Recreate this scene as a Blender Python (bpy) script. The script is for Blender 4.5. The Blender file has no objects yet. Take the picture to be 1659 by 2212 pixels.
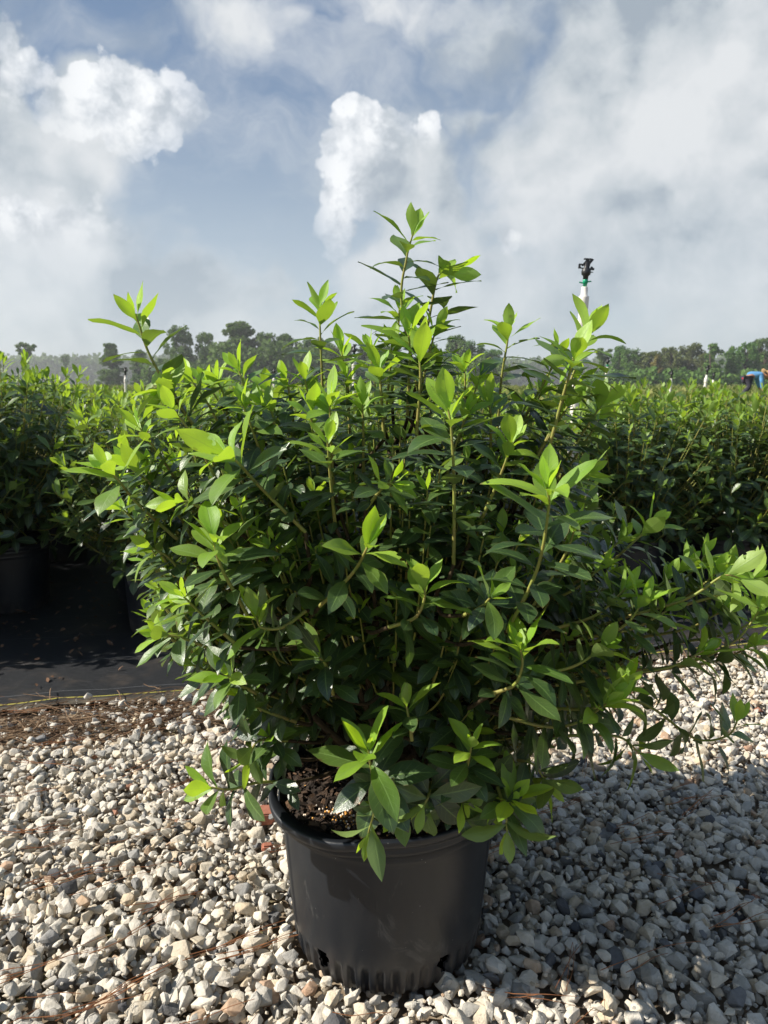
import bpy, bmesh, math, random
import numpy as np
from mathutils import Vector, Matrix, Euler

SC = bpy.context.scene
COL = SC.collection
R = math.radians
RNG = np.random.default_rng(11)
random.seed(5)

# ------------------------------------------------------------------ camera
H = 0.964; PITCH = R(9.2); F = 1662.0           # F: focal length in pixels of a 1659x2212 picture
cam = bpy.data.cameras.new('camera'); cam_o = bpy.data.objects.new('camera', cam); COL.objects.link(cam_o)
cam.sensor_fit = 'VERTICAL'; cam.sensor_height = 34.6; cam.lens = 26.0
cam.clip_start = 0.05; cam.clip_end = 6000
cam.dof.use_dof = True; cam.dof.focus_distance = 1.3; cam.dof.aperture_fstop = 11
cam_o.location = (0, 0, H); cam_o.rotation_euler = (R(90) - PITCH, 0, 0)
SC.camera = cam_o
UP = np.array([0, math.sin(PITCH), math.cos(PITCH)]); FW = np.array([0, math.cos(PITCH), -math.sin(PITCH)])
def ray(px, py):
    return FW + np.array([1., 0, 0]) * (px - 829.5) / F + UP * (1106 - py) / F
def at(px, py, Y):
    d = ray(px, py); return np.array([0, 0, H]) + d * (Y / d[1])
def proj(P):
    v = np.asarray(P) - np.array([0, 0, H]); dz = v @ FW
    return 829.5 + F * v[..., 0] / dz, 1106 - F * (v @ UP) / dz

# ------------------------------------------------------------------ light
SUN_EL = 39.0
SUN_DIR = np.array([-1.0, -0.13])               # horizontal direction towards the sun
SUN_DIR = SUN_DIR / np.linalg.norm(SUN_DIR)
sv = Vector((SUN_DIR[0] * math.cos(R(SUN_EL)), SUN_DIR[1] * math.cos(R(SUN_EL)), math.sin(R(SUN_EL))))
sun = bpy.data.lights.new('sun', 'SUN'); sun.energy = 5.0; sun.angle = R(0.6); sun.color = (1, 0.94, 0.84)
sun_o = bpy.data.objects.new('sun', sun); COL.objects.link(sun_o)
sun_o.rotation_euler = sv.to_track_quat('Z', 'Y').to_euler()
SC.view_settings.view_transform = 'Standard'; SC.view_settings.look = 'None'
SC.view_settings.gamma = 1; SC.view_settings.exposure = 0.7
SC.view_settings.use_curve_mapping = False

# ------------------------------------------------------------------ node helper
class N:
    def __init__(s, tree):
        s.t = tree; tree.nodes.clear()
    def n(s, typ, ins=None, **kw):
        nd = s.t.nodes.new(typ)
        for k, v in kw.items(): setattr(nd, k, v)
        if ins:
            for k, v in ins.items(): s.set(nd.inputs[k], v)
        return nd
    def set(s, inp, v):
        if isinstance(v, bpy.types.NodeSocket): s.t.links.new(v, inp)
        else: inp.default_value = v
    def m(s, op, a, b=0.0, c=0.0, clamp=False):
        nd = s.t.nodes.new('ShaderNodeMath'); nd.operation = op; nd.use_clamp = clamp
        for i, v in enumerate((a, b, c)): s.set(nd.inputs[i], v)
        return nd.outputs[0]
    def v(s, op, a, b=(0, 0, 0)):
        nd = s.t.nodes.new('ShaderNodeVectorMath'); nd.operation = op
        s.set(nd.inputs[0], a); s.set(nd.inputs[1], b)
        return nd.outputs['Value'] if op in ('LENGTH', 'DOT_PRODUCT', 'DISTANCE') else nd.outputs[0]
    def scale(s, a, f):
        nd = s.t.nodes.new('ShaderNodeVectorMath'); nd.operation = 'SCALE'
        s.set(nd.inputs[0], a); s.set(nd.inputs['Scale'], f); return nd.outputs[0]
    def mix(s, f, a, b, blend='MIX'):
        nd = s.t.nodes.new('ShaderNodeMix'); nd.data_type = 'RGBA'; nd.blend_type = blend
        s.set(nd.inputs[0], f); s.set(nd.inputs[6], a); s.set(nd.inputs[7], b); return nd.outputs[2]
    def noise(s, vec, scale, detail=4, rough=0.5, dist=0.0, color=False):
        nd = s.n('ShaderNodeTexNoise', {'Vector': vec, 'Scale': scale, 'Detail': detail, 'Roughness': rough, 'Distortion': dist})
        return nd.outputs['Color'] if color else nd.outputs['Fac']
    def ss(s, x, a, b, oa=0.0, ob=1.0):
        nd = s.t.nodes.new('ShaderNodeMapRange'); nd.interpolation_type = 'SMOOTHSTEP'
        for i, v in enumerate((x, a, b, oa, ob)): s.set(nd.inputs[i], v)
        return nd.outputs[0]
    def ramp(s, f, stops, interp='LINEAR'):
        nd = s.t.nodes.new('ShaderNodeValToRGB'); cr = nd.color_ramp; cr.interpolation = interp
        while len(cr.elements) > 1: cr.elements.remove(cr.elements[-1])
        cr.elements[0].position = stops[0][0]; cr.elements[0].color = (*stops[0][1], 1)
        for p, c in stops[1:]:
            e = cr.elements.new(p); e.color = (*c, 1)
        s.set(nd.inputs[0], f); return nd.outputs[0]
    def attr(s, name):
        return s.n('ShaderNodeAttribute', attribute_name=name).outputs['Fac']
    def bump(s, h, strength=0.5, dist=0.01, normal=None):
        ins = {'Height': h, 'Strength': strength, 'Distance': dist}
        if normal is not None: ins['Normal'] = normal
        return s.n('ShaderNodeBump', ins).outputs[0]
    def bsdf(s, color, rough=0.5, spec=0.5, normal=None, **kw):
        ins = {'Base Color': color, 'Roughness': rough, 'Specular IOR Level': spec}
        if normal is not None: ins['Normal'] = normal
        for k, v in kw.items(): ins[k] = v
        return s.n('ShaderNodeBsdfPrincipled', ins).outputs[0]
    def out(s, sh):
        o = s.t.nodes.new('ShaderNodeOutputMaterial'); s.t.links.new(sh, o.inputs['Surface'])

def mat(name):
    m = bpy.data.materials.new(name); m.use_nodes = True
    return m, N(m.node_tree)

# ------------------------------------------------------------------ sky
def build_world():
    w = bpy.data.worlds.new('World'); SC.world = w; w.use_nodes = True
    g = N(w.node_tree)
    sky = g.n('ShaderNodeTexSky'); sky.sky_type = 'NISHITA'; sky.sun_disc = False
    sky.sun_elevation = R(SUN_EL); sky.sun_rotation = math.atan2(SUN_DIR[0], SUN_DIR[1])
    sky.air_density = 1.0; sky.dust_density = 1.2; sky.ozone_density = 1.5
    tc = g.n('ShaderNodeTexCoord').outputs['Generated']
    z = g.n('ShaderNodeSeparateXYZ', {'Vector': tc}).outputs['Z']
    def warp(vec, sc, amp, det=3, rough=0.5):
        n = g.noise(vec, sc, det, rough, color=True)
        return g.v('ADD', vec, g.scale(g.v('SUBTRACT', n, (0.5, 0.5, 0.5)), amp))
    wsoft = warp(tc, 3.0, 0.28, 5, 0.55)
    wcris = warp(warp(tc, 7.0, 0.035, 3, 0.5), 26.0, 0.020, 5, 0.62)
    def blobs(vec, lst):
        acc = None
        for b in lst:
            x, y, rx, ry = b[:4]; wt = b[4] if len(b) > 4 else 1.0
            d = ray(x, y); d = d / np.linalg.norm(d)
            q = g.v('SUBTRACT', vec, tuple(d))
            q = g.v('MULTIPLY', q, (F / rx, F / max(rx, ry), F / ry))
            f = g.m('MULTIPLY_ADD', g.v('LENGTH', q), -wt, wt)
            acc = f if acc is None else g.m('MAXIMUM', acc, f)
        return acc
    soft = [(265, 240, 150, 110, .8), (780, 300, 120, 110, .7), (1050, 230, 80, 50, .4), (60, 400, 230, 200), (250, 500, 230, 190), (400, 610, 230, 140), (90, 640, 300, 160), (230, 330, 170, 110),
            (20, 180, 110, 150, .8), (1480, 230, 380, 330, 1.2), (1330, 420, 330, 240), (1600, 560, 420, 260, 1.1), (1300, 600, 260, 160), (1260, 90, 160, 150, .8),
            (880, 400, 150, 170), (860, 560, 200, 190), (1000, 640, 260, 140), (560, 90, 160, 90, .45), (880, 40, 230, 90, .55), (1100, 90, 170, 110, .6), (500, 690, 400, 110, .7)]
    crisp = [(270, 205, 84, 62), (185, 240, 84, 50), (352, 235, 74, 55), (125, 232, 44, 34), (405, 240, 34, 46), (290, 285, 80, 50), (215, 180, 50, 36),
             (5, 80, 36, 50, .5), (50, 150, 56, 50, .45), (765, 262, 58, 44), (828, 272, 44, 36), (728, 315, 32, 46), (790, 345, 90, 60), (745, 405, 50, 60, .8), (800, 430, 70, 60, .6), (725, 500, 50, 60, .6), (860, 330, 60, 50, .5),
             (922, 275, 28, 34, .8), (60, 470, 110, 40, .5), (1095, 520, 30, 30, .5), (150, 500, 90, 60, .5)]
    fade = [(265, 200, 230, 190), (765, 265, 160, 140), (735, 400, 90, 230, .9), (922, 262, 60, 60, .9), (40, 120, 120, 130, .8),
            (60, 460, 200, 80, .8), (1090, 510, 60, 60, .7), (180, 480, 130, 110, .5)]
    vor = g.n('ShaderNodeTexVoronoi', {'Vector': warp(tc, 30.0, 0.014, 3, 0.6), 'Scale': 34.0}).outputs['Distance']
    vor2 = g.n('ShaderNodeTexVoronoi', {'Vector': warp(tc, 60.0, 0.008, 3, 0.6), 'Scale': 85.0}).outputs['Distance']
    fine = g.noise(tc, 95.0, 6, 0.65)
    bill = g.m('ADD', g.m('MULTIPLY', g.m('SUBTRACT', 0.42, vor), 0.85), g.m('ADD', g.m('MULTIPLY', g.m('SUBTRACT', 0.42, vor2), 0.38), g.m('MULTIPLY', g.m('SUBTRACT', fine, 0.5), 0.45)))
    fs = blobs(wsoft, soft); fc0 = blobs(wcris, crisp); ff = blobs(tc, fade); fc = g.m('ADD', fc0, g.m('MULTIPLY_ADD', bill, 0.52, 0.09))
    n1 = g.noise(wsoft, 9.0, 6, 0.55); n2 = g.noise(tc, 4.0, 6, 0.55)
    cs = g.ss(g.m('ADD', fs, g.m('MULTIPLY', g.m('SUBTRACT', n1, 0.5), 0.95)), 0.02, 0.42)
    cc = g.m('MULTIPLY', g.ss(fc, 0.0, 0.16), g.ss(ff, 0.0, 0.85, 0.0, 0.96))
    # elsewhere in the sky (beyond the photo) a plain broken cloud cover
    wisp = g.m('MULTIPLY', g.ss(g.noise(g.v('MULTIPLY', wsoft, (1, 1, 2.4)), 5.0, 7, 0.6), 0.42, 0.75), 0.55)
    cs = g.m('MAXIMUM', cs, wisp)
    # relief on the clouds: density difference towards the sun
    dark = g.ss(blobs(wsoft, [(230, 400, 190, 80), (470, 590, 170, 110, .8), (1560, 560, 340, 90, .9), (930, 440, 130, 130, .8), (1150, 640, 160, 60, .5), (1080, 130, 150, 60, .6), (330, 60, 150, 60, .5)]), 0.0, 0.7)
    lite = g.ss(blobs(wsoft, [(1450, 190, 190, 170), (200, 490, 170, 100), (1200, 430, 130, 190), (770, 520, 110, 160), (1000, 640, 160, 90), (1560, 380, 150, 70, .8), (560, 70, 160, 70, .8), (850, 30, 150, 60, .8), (1280, 560, 110, 90, .8)]), 0.0, 0.7)
    L = Vector((-0.75, -0.1, 0.65)).normalized() * 0.022
    na = g.noise(wcris, 16.0, 5, 0.6); nb = g.noise(g.v('ADD', wcris, tuple(L)), 16.0, 5, 0.6)
    rel = g.m('SUBTRACT', nb, na)
    nc = g.noise(wsoft, 5.0, 4, 0.5); nd = g.noise(g.v('ADD', wsoft, tuple(L * 3)), 5.0, 4, 0.5)
    relS = g.m('SUBTRACT', nd, nc)
    bright = g.m('ADD', g.m('ADD', g.m('MULTIPLY', relS, -2.2), g.m('MULTIPLY', rel, -0.75)), g.m('ADD', g.m('MULTIPLY_ADD', n2, 0.9, 0.06), g.m('MULTIPLY', g.m('SUBTRACT', lite, dark), 0.26)), clamp=True)
    soft_col = g.ramp(bright, [(0.12, (0.28, 0.325, 0.37)), (0.42, (0.44, 0.475, 0.50)), (0.86, (0.60, 0.615, 0.625))])
    cb = g.m('ADD', g.m('MULTIPLY', rel, -2.4), g.ss(bill, -0.25, 0.30, 0.60, 1.0))
    cb = g.m('ADD', cb, 0.0, clamp=True)
    cr_col = g.ramp(cb, [(0.3, (0.40, 0.44, 0.485)), (0.6, (0.56, 0.59, 0.625)), (0.95, (0.74, 0.755, 0.77))])
    blue = g.mix(g.ss(z, 0.0, 0.42), (0.50, 0.575, 0.625, 1), (0.13, 0.21, 0.345, 1))
    clear = g.n('ShaderNodeBackground', {'Color': sky.outputs[0], 'Strength': 0.055}).outputs[0]
    veil = g.n('ShaderNodeBackground', {'Color': blue, 'Strength': 0.84}).outputs[0]
    base = g.n('ShaderNodeMixShader', {0: 0.72, 1: clear, 2: veil}).outputs[0]
    bs = g.n('ShaderNodeBackground', {'Color': soft_col, 'Strength': 0.86}).outputs[0]
    bc = g.n('ShaderNodeBackground', {'Color': cr_col, 'Strength': 0.84}).outputs[0]
    hz = g.ss(z, 0.0, 0.30, 0.45, 1.0)
    s1 = g.n('ShaderNodeMixShader', {0: g.m('MULTIPLY', cs, g.m('MULTIPLY', hz, 0.92)), 1: base, 2: bs}).outputs[0]
    s2 = g.n('ShaderNodeMixShader', {0: g.m('MULTIPLY', cc, g.ss(z, 0.05, 0.2)), 1: s1, 2: bc}).outputs[0]
    o = g.t.nodes.new('ShaderNodeOutputWorld'); g.t.links.new(s2, o.inputs['Surface'])
build_world()

# ------------------------------------------------------------------ materials
def leaf_material(name, d1, d2, d3, lime1, lime2, trans=0.35):
    m, g = mat(name)
    rnd = g.attr('rnd'); age = g.attr('age')
    uv = g.n('ShaderNodeUVMap', uv_map='UVMap').outputs[0]
    sp = g.n('ShaderNodeSeparateXYZ', {'Vector': uv})
    t = sp.outputs['X']; s = g.m('ABSOLUTE', g.m('MULTIPLY_ADD', sp.outputs['Y'], 2.0, -1.0))
    old = g.ramp(rnd, [(0, d1), (0.5, d2), (1, d3)])
    young = g.mix(rnd, (*lime1, 1), (*lime2, 1))
    col = g.mix(age, old, young)
    rib = g.ss(s, 0.10, 0.02)
    ph = g.m('SUBTRACT', g.m('MULTIPLY', t, 8.0), g.m('MULTIPLY', s, 1.6))
    tri = g.m('ABSOLUTE', g.m('SUBTRACT', g.m('FRACT', ph), 0.5))
    vein = g.m('MULTIPLY', g.ss(tri, 0.09, 0.0), g.ss(s, 0.95, 0.5))
    net = g.n('ShaderNodeTexVoronoi', {'Vector': g.v('MULTIPLY', uv, (22, 11, 1)), 'Scale': 1.0}, feature='DISTANCE_TO_EDGE').outputs['Distance']
    lines = g.m('MAXIMUM', g.m('MULTIPLY', rib, 0.55), g.m('MULTIPLY', vein, 0.22))
    col = g.mix(lines, col, (0.20, 0.32, 0.09, 1))
    obj = g.n('ShaderNodeTexCoord').outputs['Object']
    mot = g.noise(obj, 60, 3, 0.6)
    col = g.mix(g.ss(mot, 0.35, 0.75, 0.0, 0.35), col, g.mix(0.5, col, (0.10, 0.13, 0.05, 1)))
    edge = g.m('MULTIPLY', g.ss(s, 0.93, 1.0), 0.35)
    col = g.mix(edge, col, (0.25, 0.16, 0.07, 1))
    tipb = g.m('MULTIPLY', g.ss(t, 0.93, 1.0), g.m('MULTIPLY', g.ss(rnd, 0.6, 0.9), 0.8))
    col = g.mix(tipb, col, (0.14, 0.07, 0.03, 1))
    spot = g.m('MULTIPLY', g.ss(g.noise(obj, 38, 2, 0.5), 0.73, 0.77), 0.8)
    col = g.mix(spot, col, (0.10, 0.06, 0.025, 1))
    bf = g.n('ShaderNodeNewGeometry').outputs['Backfacing']
    under = g.mix(0.45, col, (0.26, 0.34, 0.14, 1))
    col = g.mix(bf, col, under)
    h = g.m('ADD', g.m('MULTIPLY', g.ss(net, 0.0, 0.25), 0.35), g.m('MULTIPLY', g.m('MAXIMUM', rib, vein), -1.0))
    nrm = g.bump(h, 0.22, 0.0010)
    rough = g.m('ADD', g.m('MULTIPLY_ADD', age, 0.14, 0.29), g.m('MULTIPLY', mot, 0.16))
    p = g.bsdf(col, rough, 0.75, nrm)
    tcol = g.mix(0.5, g.mix(1.0, col, (1.6, 1.5, 0.5, 1), 'MULTIPLY'), g.mix(age, (0.10, 0.22, 0.012, 1), (0.50, 0.74, 0.02, 1)))
    tr = g.n('ShaderNodeBsdfTranslucent', {'Color': tcol}).outputs[0]
    body = g.n('ShaderNodeMixShader', {0: g.m('MULTIPLY_ADD', age, 0.30, trans), 1: p, 2: tr}).outputs[0]
    eaten = g.m('MULTIPLY', g.m('GREATER_THAN', rnd, 0.965), g.m('MULTIPLY', g.m('GREATER_THAN', g.noise(obj, 75, 1, 0.5), 0.66), g.m('GREATER_THAN', s, 0.12)))
    g.out(g.n('ShaderNodeMixShader', {0: eaten, 1: body, 2: g.n('ShaderNodeBsdfTransparent').outputs[0]}).outputs[0])
    return m
M = {}
M['leaf'] = leaf_material('hero_leaf', (0.017, 0.042, 0.021), (0.027, 0.060, 0.024), (0.048, 0.092, 0.026), (0.25, 0.48, 0.035), (0.40, 0.61, 0.055), 0.19)
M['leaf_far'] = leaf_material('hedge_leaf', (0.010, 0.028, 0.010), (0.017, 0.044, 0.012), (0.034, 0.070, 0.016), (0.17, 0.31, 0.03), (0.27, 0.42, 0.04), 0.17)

def simple(name, color, rough=0.6, spec=0.4, nscale=30, namp=0.3, bump=0.2, bdist=0.002, color2=None):
    m, g = mat(name)
    obj = g.n('ShaderNodeTexCoord').outputs['Object']
    n = g.noise(obj, nscale, 5, 0.6)
    c2 = color2 or tuple(c * (1 - namp) for c in color)
    col = g.mix(g.ss(n, 0.3, 0.7), (*color, 1), (*c2, 1))
    g.out(g.bsdf(col, g.m('MULTIPLY_ADD', n, 0.15, rough - 0.07), spec, g.bump(n, bump, bdist)))
    return m
M['stem'] = simple('green_stem', (0.22, 0.27, 0.045), 0.55, 0.4, 50, 0.3, color2=(0.27, 0.22, 0.06))
M['bark'] = simple('brown_bark', (0.070, 0.050, 0.026), 0.85, 0.2, 70, 0.5, 0.9, 0.004)
M['pvc'] = simple('white_pvc', (0.74, 0.70, 0.63), 0.45, 0.4, 14, 0.12, 0.05)
M['black_plastic'] = simple('black_plastic', (0.018, 0.018, 0.020), 0.45, 0.5, 20, 0.2)
M['green_plastic'] = simple('green_plastic', (0.01, 0.32, 0.16), 0.4, 0.5, 20, 0.2)
M['needle'] = simple('pine_needle', (0.36, 0.15, 0.06), 0.7, 0.3, 12, 0.5, color2=(0.20, 0.08, 0.035))
M['straw'] = simple('dry_straw', (0.30, 0.20, 0.12), 0.8, 0.2, 9, 0.5, color2=(0.09, 0.05, 0.03))
M['litter'] = simple('dead_leaf', (0.15, 0.085, 0.05), 0.8, 0.2, 8, 0.4, color2=(0.10, 0.055, 0.035))
M['brick'] = simple('red_brick', (0.42, 0.17, 0.11), 0.85, 0.2, 60, 0.3, 0.5, 0.003)
M['tree_trunk'] = simple('tree_bark', (0.13, 0.10, 0.075), 0.9, 0.1, 2, 0.4)
M['skin'] = simple('skin', (0.36, 0.19, 0.12), 0.55, 0.4, 30, 0.1)
M['shirt'] = simple('blue_shirt', (0.12, 0.32, 0.60), 0.8, 0.2, 6, 0.35)
M['vest'] = simple('dark_blue_cloth', (0.03, 0.07, 0.14), 0.85, 0.2, 6, 0.35)
M['trousers'] = simple('dark_cloth', (0.045, 0.042, 0.06), 0.85, 0.2, 6, 0.35)
M['hat'] = simple('straw_hat', (0.55, 0.36, 0.18), 0.8, 0.2, 60, 0.3)
M['red_cloth'] = simple('red_cloth', (0.45, 0.04, 0.06), 0.8, 0.2, 20, 0.3)
M['hair'] = simple('dark_hair', (0.02, 0.015, 0.012), 0.6, 0.3, 40, 0.3)

def gravel_mat():
    m, g = mat('limestone_gravel')
    rnd = g.attr('rnd'); obj = g.n('ShaderNodeTexCoord').outputs['Object']
    col = g.ramp(rnd, [(0, (0.08, 0.08, 0.085)), (0.04, (0.20, 0.20, 0.20)), (0.10, (0.40, 0.38, 0.34)), (0.30, (0.53, 0.495, 0.435)), (0.60, (0.64, 0.59, 0.505)),
                       (0.82, (0.59, 0.53, 0.43)), (0.97, (0.52, 0.43, 0.31)), (0.996, (0.42, 0.29, 0.20)), (1, (0.32, 0.15, 0.10))])
    a = g.noise(obj, 90, 6, 0.65); b = g.noise(obj, 28, 3, 0.5)
    col = g.mix(g.ss(a, 0.42, 0.72, 0, 0.45), col, g.mix(1.0, col, (0.62, 0.58, 0.50, 1), 'MULTIPLY'))
    col = g.mix(g.ss(b, 0.52, 0.78, 0, 0.4), col, g.mix(1.0, col, (0.95, 0.78, 0.55, 1), 'MULTIPLY'))
    g.out(g.bsdf(col, 0.88, 0.25, g.bump(g.m('ADD', a, g.m('MULTIPLY', g.noise(obj, 320, 3, 0.6), 0.4)), 0.8, 0.0035)))
    return m
M['gravel'] = gravel_mat()

def soil_mat():
    m, g = mat('soil')
    obj = g.n('ShaderNodeTexCoord').outputs['Object']
    y = g.n('ShaderNodeSeparateXYZ', {'Vector': obj}).outputs['Y']
    a = g.noise(obj, 22, 6, 0.6); b = g.noise(obj, 3.0, 5, 0.6); c = g.noise(obj, 0.25, 5, 0.6)
    near = g.mix(g.ss(a, 0.35, 0.7), (0.15, 0.11, 0.075, 1), (0.30, 0.24, 0.17, 1))
    near = g.mix(g.ss(b, 0.55, 0.68, 0, 0.7), near, (0.09, 0.11, 0.03, 1))
    far = g.mix(g.ss(c, 0.3, 0.7), (0.13, 0.19, 0.05, 1), (0.22, 0.23, 0.08, 1))
    far = g.mix(g.ss(b, 0.4, 0.65, 0, 0.5), far, (0.07, 0.10, 0.03, 1))
    col = g.mix(g.ss(y, 8.5, 11.0), near, far)
    g.out(g.bsdf(col, 0.95, 0.15, g.bump(a, 0.7, 0.01)))
    return m
M['soil'] = soil_mat()

EDGE_A = R(12.4)                                    # the cloth edge runs slightly away from the camera to the right
ev = np.array([math.cos(EDGE_A), math.sin(EDGE_A)]); en = np.array([-ev[1], ev[0]]); EC = np.array([0.0, 2.50])
def edge_co(x, y):                                  # (along, behind) in cloth coordinates
    d0 = x - EC[0]; d1 = y - EC[1]
    return d0 * ev[0] + d1 * ev[1], d0 * en[0] + d1 * en[1]
def edge_pt(a, b):
    p = EC + ev * a + en * b; return float(p[0]), float(p[1])

def fabric_mat():
    m, g = mat('woven_ground_cloth')
    obj = g.n('ShaderNodeTexCoord').outputs['Object']; sp = g.n('ShaderNodeSeparateXYZ', {'Vector': obj})
    x, y = sp.outputs['X'], sp.outputs['Y']
    wob = g.m('MULTIPLY', g.m('SUBTRACT', g.noise(obj, 2.0, 3, 0.5), 0.5), 0.02)
    yy = g.m('ADD', y, wob)
    stripe = g.ss(g.m('ABSOLUTE', g.m('SUBTRACT', g.m('FRACT', g.m('DIVIDE', g.m('ADD', yy, 0.035), 0.305)), 0.5)), 0.006, 0.002)
    edge = g.ss(g.m('ABSOLUTE', g.m('SUBTRACT', yy, 0.055)), 0.0045, 0.002)
    wv = g.m('MULTIPLY', g.m('SINE', g.m('MULTIPLY', x, 1500)), g.m('SINE', g.m('MULTIPLY', y, 1500)))
    dirt = g.noise(obj, 4.0, 6, 0.62); fine = g.noise(g.v('MULTIPLY', obj, (1, 6, 1)), 30, 4, 0.6)
    col = g.mix(g.ss(fine, 0.3, 0.7), (0.013, 0.014, 0.016, 1), (0.028, 0.029, 0.032, 1))
    col = g.mix(g.m('MULTIPLY', g.ss(dirt, 0.5, 0.75), 0.45), col, (0.13, 0.10, 0.075, 1))
    near = g.m('MULTIPLY', g.ss(y, 0.06, 0.0), g.ss(dirt, 0.35, 0.6))
    col = g.mix(g.m('MULTIPLY', near, 0.6), col, (0.24, 0.20, 0.14, 1))
    col = g.mix(g.m('MULTIPLY', stripe, 0.35), col, (0.30, 0.31, 0.32, 1))
    col = g.mix(g.m('MULTIPLY', edge, 0.8), col, (0.45, 0.40, 0.08, 1))
    nb = g.bump(g.m('ADD', g.m('MULTIPLY', wv, 0.3), fine), 0.35, 0.0015)
    g.out(g.bsdf(col, 0.5, 0.35, nb))
    return m
M['fabric'] = fabric_mat()

def pot_mat():
    m, g = mat('black_pot_plastic')
    obj = g.n('ShaderNodeTexCoord').outputs['Object']
    sp = g.n('ShaderNodeSeparateXYZ', {'Vector': obj})
    dust = g.noise(g.v('MULTIPLY', obj, (1, 1, 0.35)), 9, 6, 0.6)
    speck = g.ss(g.n('ShaderNodeTexVoronoi', {'Vector': obj, 'Scale': 75.0}).outputs['Distance'], 0.07, 0.03)
    msk = g.ss(g.noise(obj, 40, 2, 0.5), 0.50, 0.62)
    speck = g.m('MULTIPLY', speck, msk)
    scr = g.m('MULTIPLY', g.ss(g.noise(g.v('MULTIPLY', obj, (1, 1, 0.12)), 70, 2, 0.5), 0.71, 0.75), 0.8)
    col = g.mix(g.ss(dust, 0.35, 0.75), (0.010, 0.0125, 0.017, 1), (0.020, 0.0225, 0.027, 1))
    low = g.m('MULTIPLY', g.ss(sp.outputs['Z'], 0.10, 0.0), g.ss(dust, 0.35, 0.65))
    col = g.mix(g.m('MULTIPLY', low, 0.4), col, (0.16, 0.13, 0.10, 1))
    smear = g.m('MULTIPLY', g.ss(g.noise(g.v('MULTIPLY', obj, (1, 1, 0.5)), 16, 6, 0.7, 1.2), 0.58, 0.70), 0.16)
    col = g.mix(smear, col, (0.22, 0.215, 0.20, 1))
    col = g.mix(g.m('MULTIPLY', speck, 0.8), col, (0.36, 0.35, 0.33, 1))
    col = g.mix(scr, col, (0.015, 0.015, 0.017, 1))
    rough = g.m('MULTIPLY_ADD', dust, 0.24, 0.26)
    g.out(g.bsdf(col, rough, 0.5, g.bump(g.noise(obj, 160, 3, 0.5), 0.12, 0.001)))
    return m
M['pot'] = pot_mat()
def pottingsoil_mat():
    m, g = mat('bark_potting_mix')
    obj = g.n('ShaderNodeTexCoord').outputs['Object']
    a = g.noise(obj, 70, 6, 0.7); r = g.attr('rnd')
    col = g.mix(g.ss(a, 0.35, 0.7), (0.018, 0.013, 0.010, 1), (0.06, 0.04, 0.028, 1))
    col = g.mix(g.ss(r, 0.7, 1.0), col, (0.12, 0.07, 0.04, 1))
    g.out(g.bsdf(col, 0.9, 0.3, g.bump(a, 0.8, 0.006)))
    return m
M['potmix'] = pottingsoil_mat()
def bead_mat():
    m, g = mat('fertiliser_bead')
    col = g.ramp(g.attr('rnd'), [(0, (0.65, 0.30, 0.05)), (0.5, (0.60, 0.32, 0.08)), (0.6, (0.75, 0.62, 0.48)), (1, (0.78, 0.70, 0.6))])
    g.out(g.bsdf(col, 0.35, 0.5)); return m
M['bead'] = bead_mat()

def crown_mat(name, c1, c2, c3):
    m, g = mat(name)
    r = g.attr('rnd'); oi = g.n('ShaderNodeObjectInfo').outputs['Random']
    col = g.ramp(r, [(0, c1), (0.5, c2), (1, c3)])
    col = g.mix(g.m('MULTIPLY', oi, 0.3), col, (0.085, 0.085, 0.035, 1))
    p = g.bsdf(col, 0.8, 0.15)
    tr = g.n('ShaderNodeBsdfTranslucent', {'Color': g.mix(1.0, col, (1.3, 1.5, 0.7, 1), 'MULTIPLY')}).outputs[0]
    g.out(g.n('ShaderNodeMixShader', {0: 0.25, 1: p, 2: tr}).outputs[0]); return m
M['pine'] = crown_mat('pine_foliage', (0.065, 0.125, 0.036), (0.10, 0.17, 0.048), (0.15, 0.225, 0.07))
M['broad'] = crown_mat('broadleaf_foliage', (0.060, 0.145, 0.030), (0.095, 0.20, 0.040), (0.15, 0.26, 0.06))
M['olive'] = crown_mat('olive_foliage', (0.075, 0.100, 0.035), (0.12, 0.145, 0.05), (0.17, 0.19, 0.07))
M['vine'] = crown_mat('yellow_foliage', (0.13, 0.13, 0.04), (0.20, 0.17, 0.05), (0.26, 0.20, 0.07))
M['crop'] = crown_mat('crop_foliage', (0.12, 0.16, 0.04), (0.20, 0.23, 0.07), (0.30, 0.30, 0.11))

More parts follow.
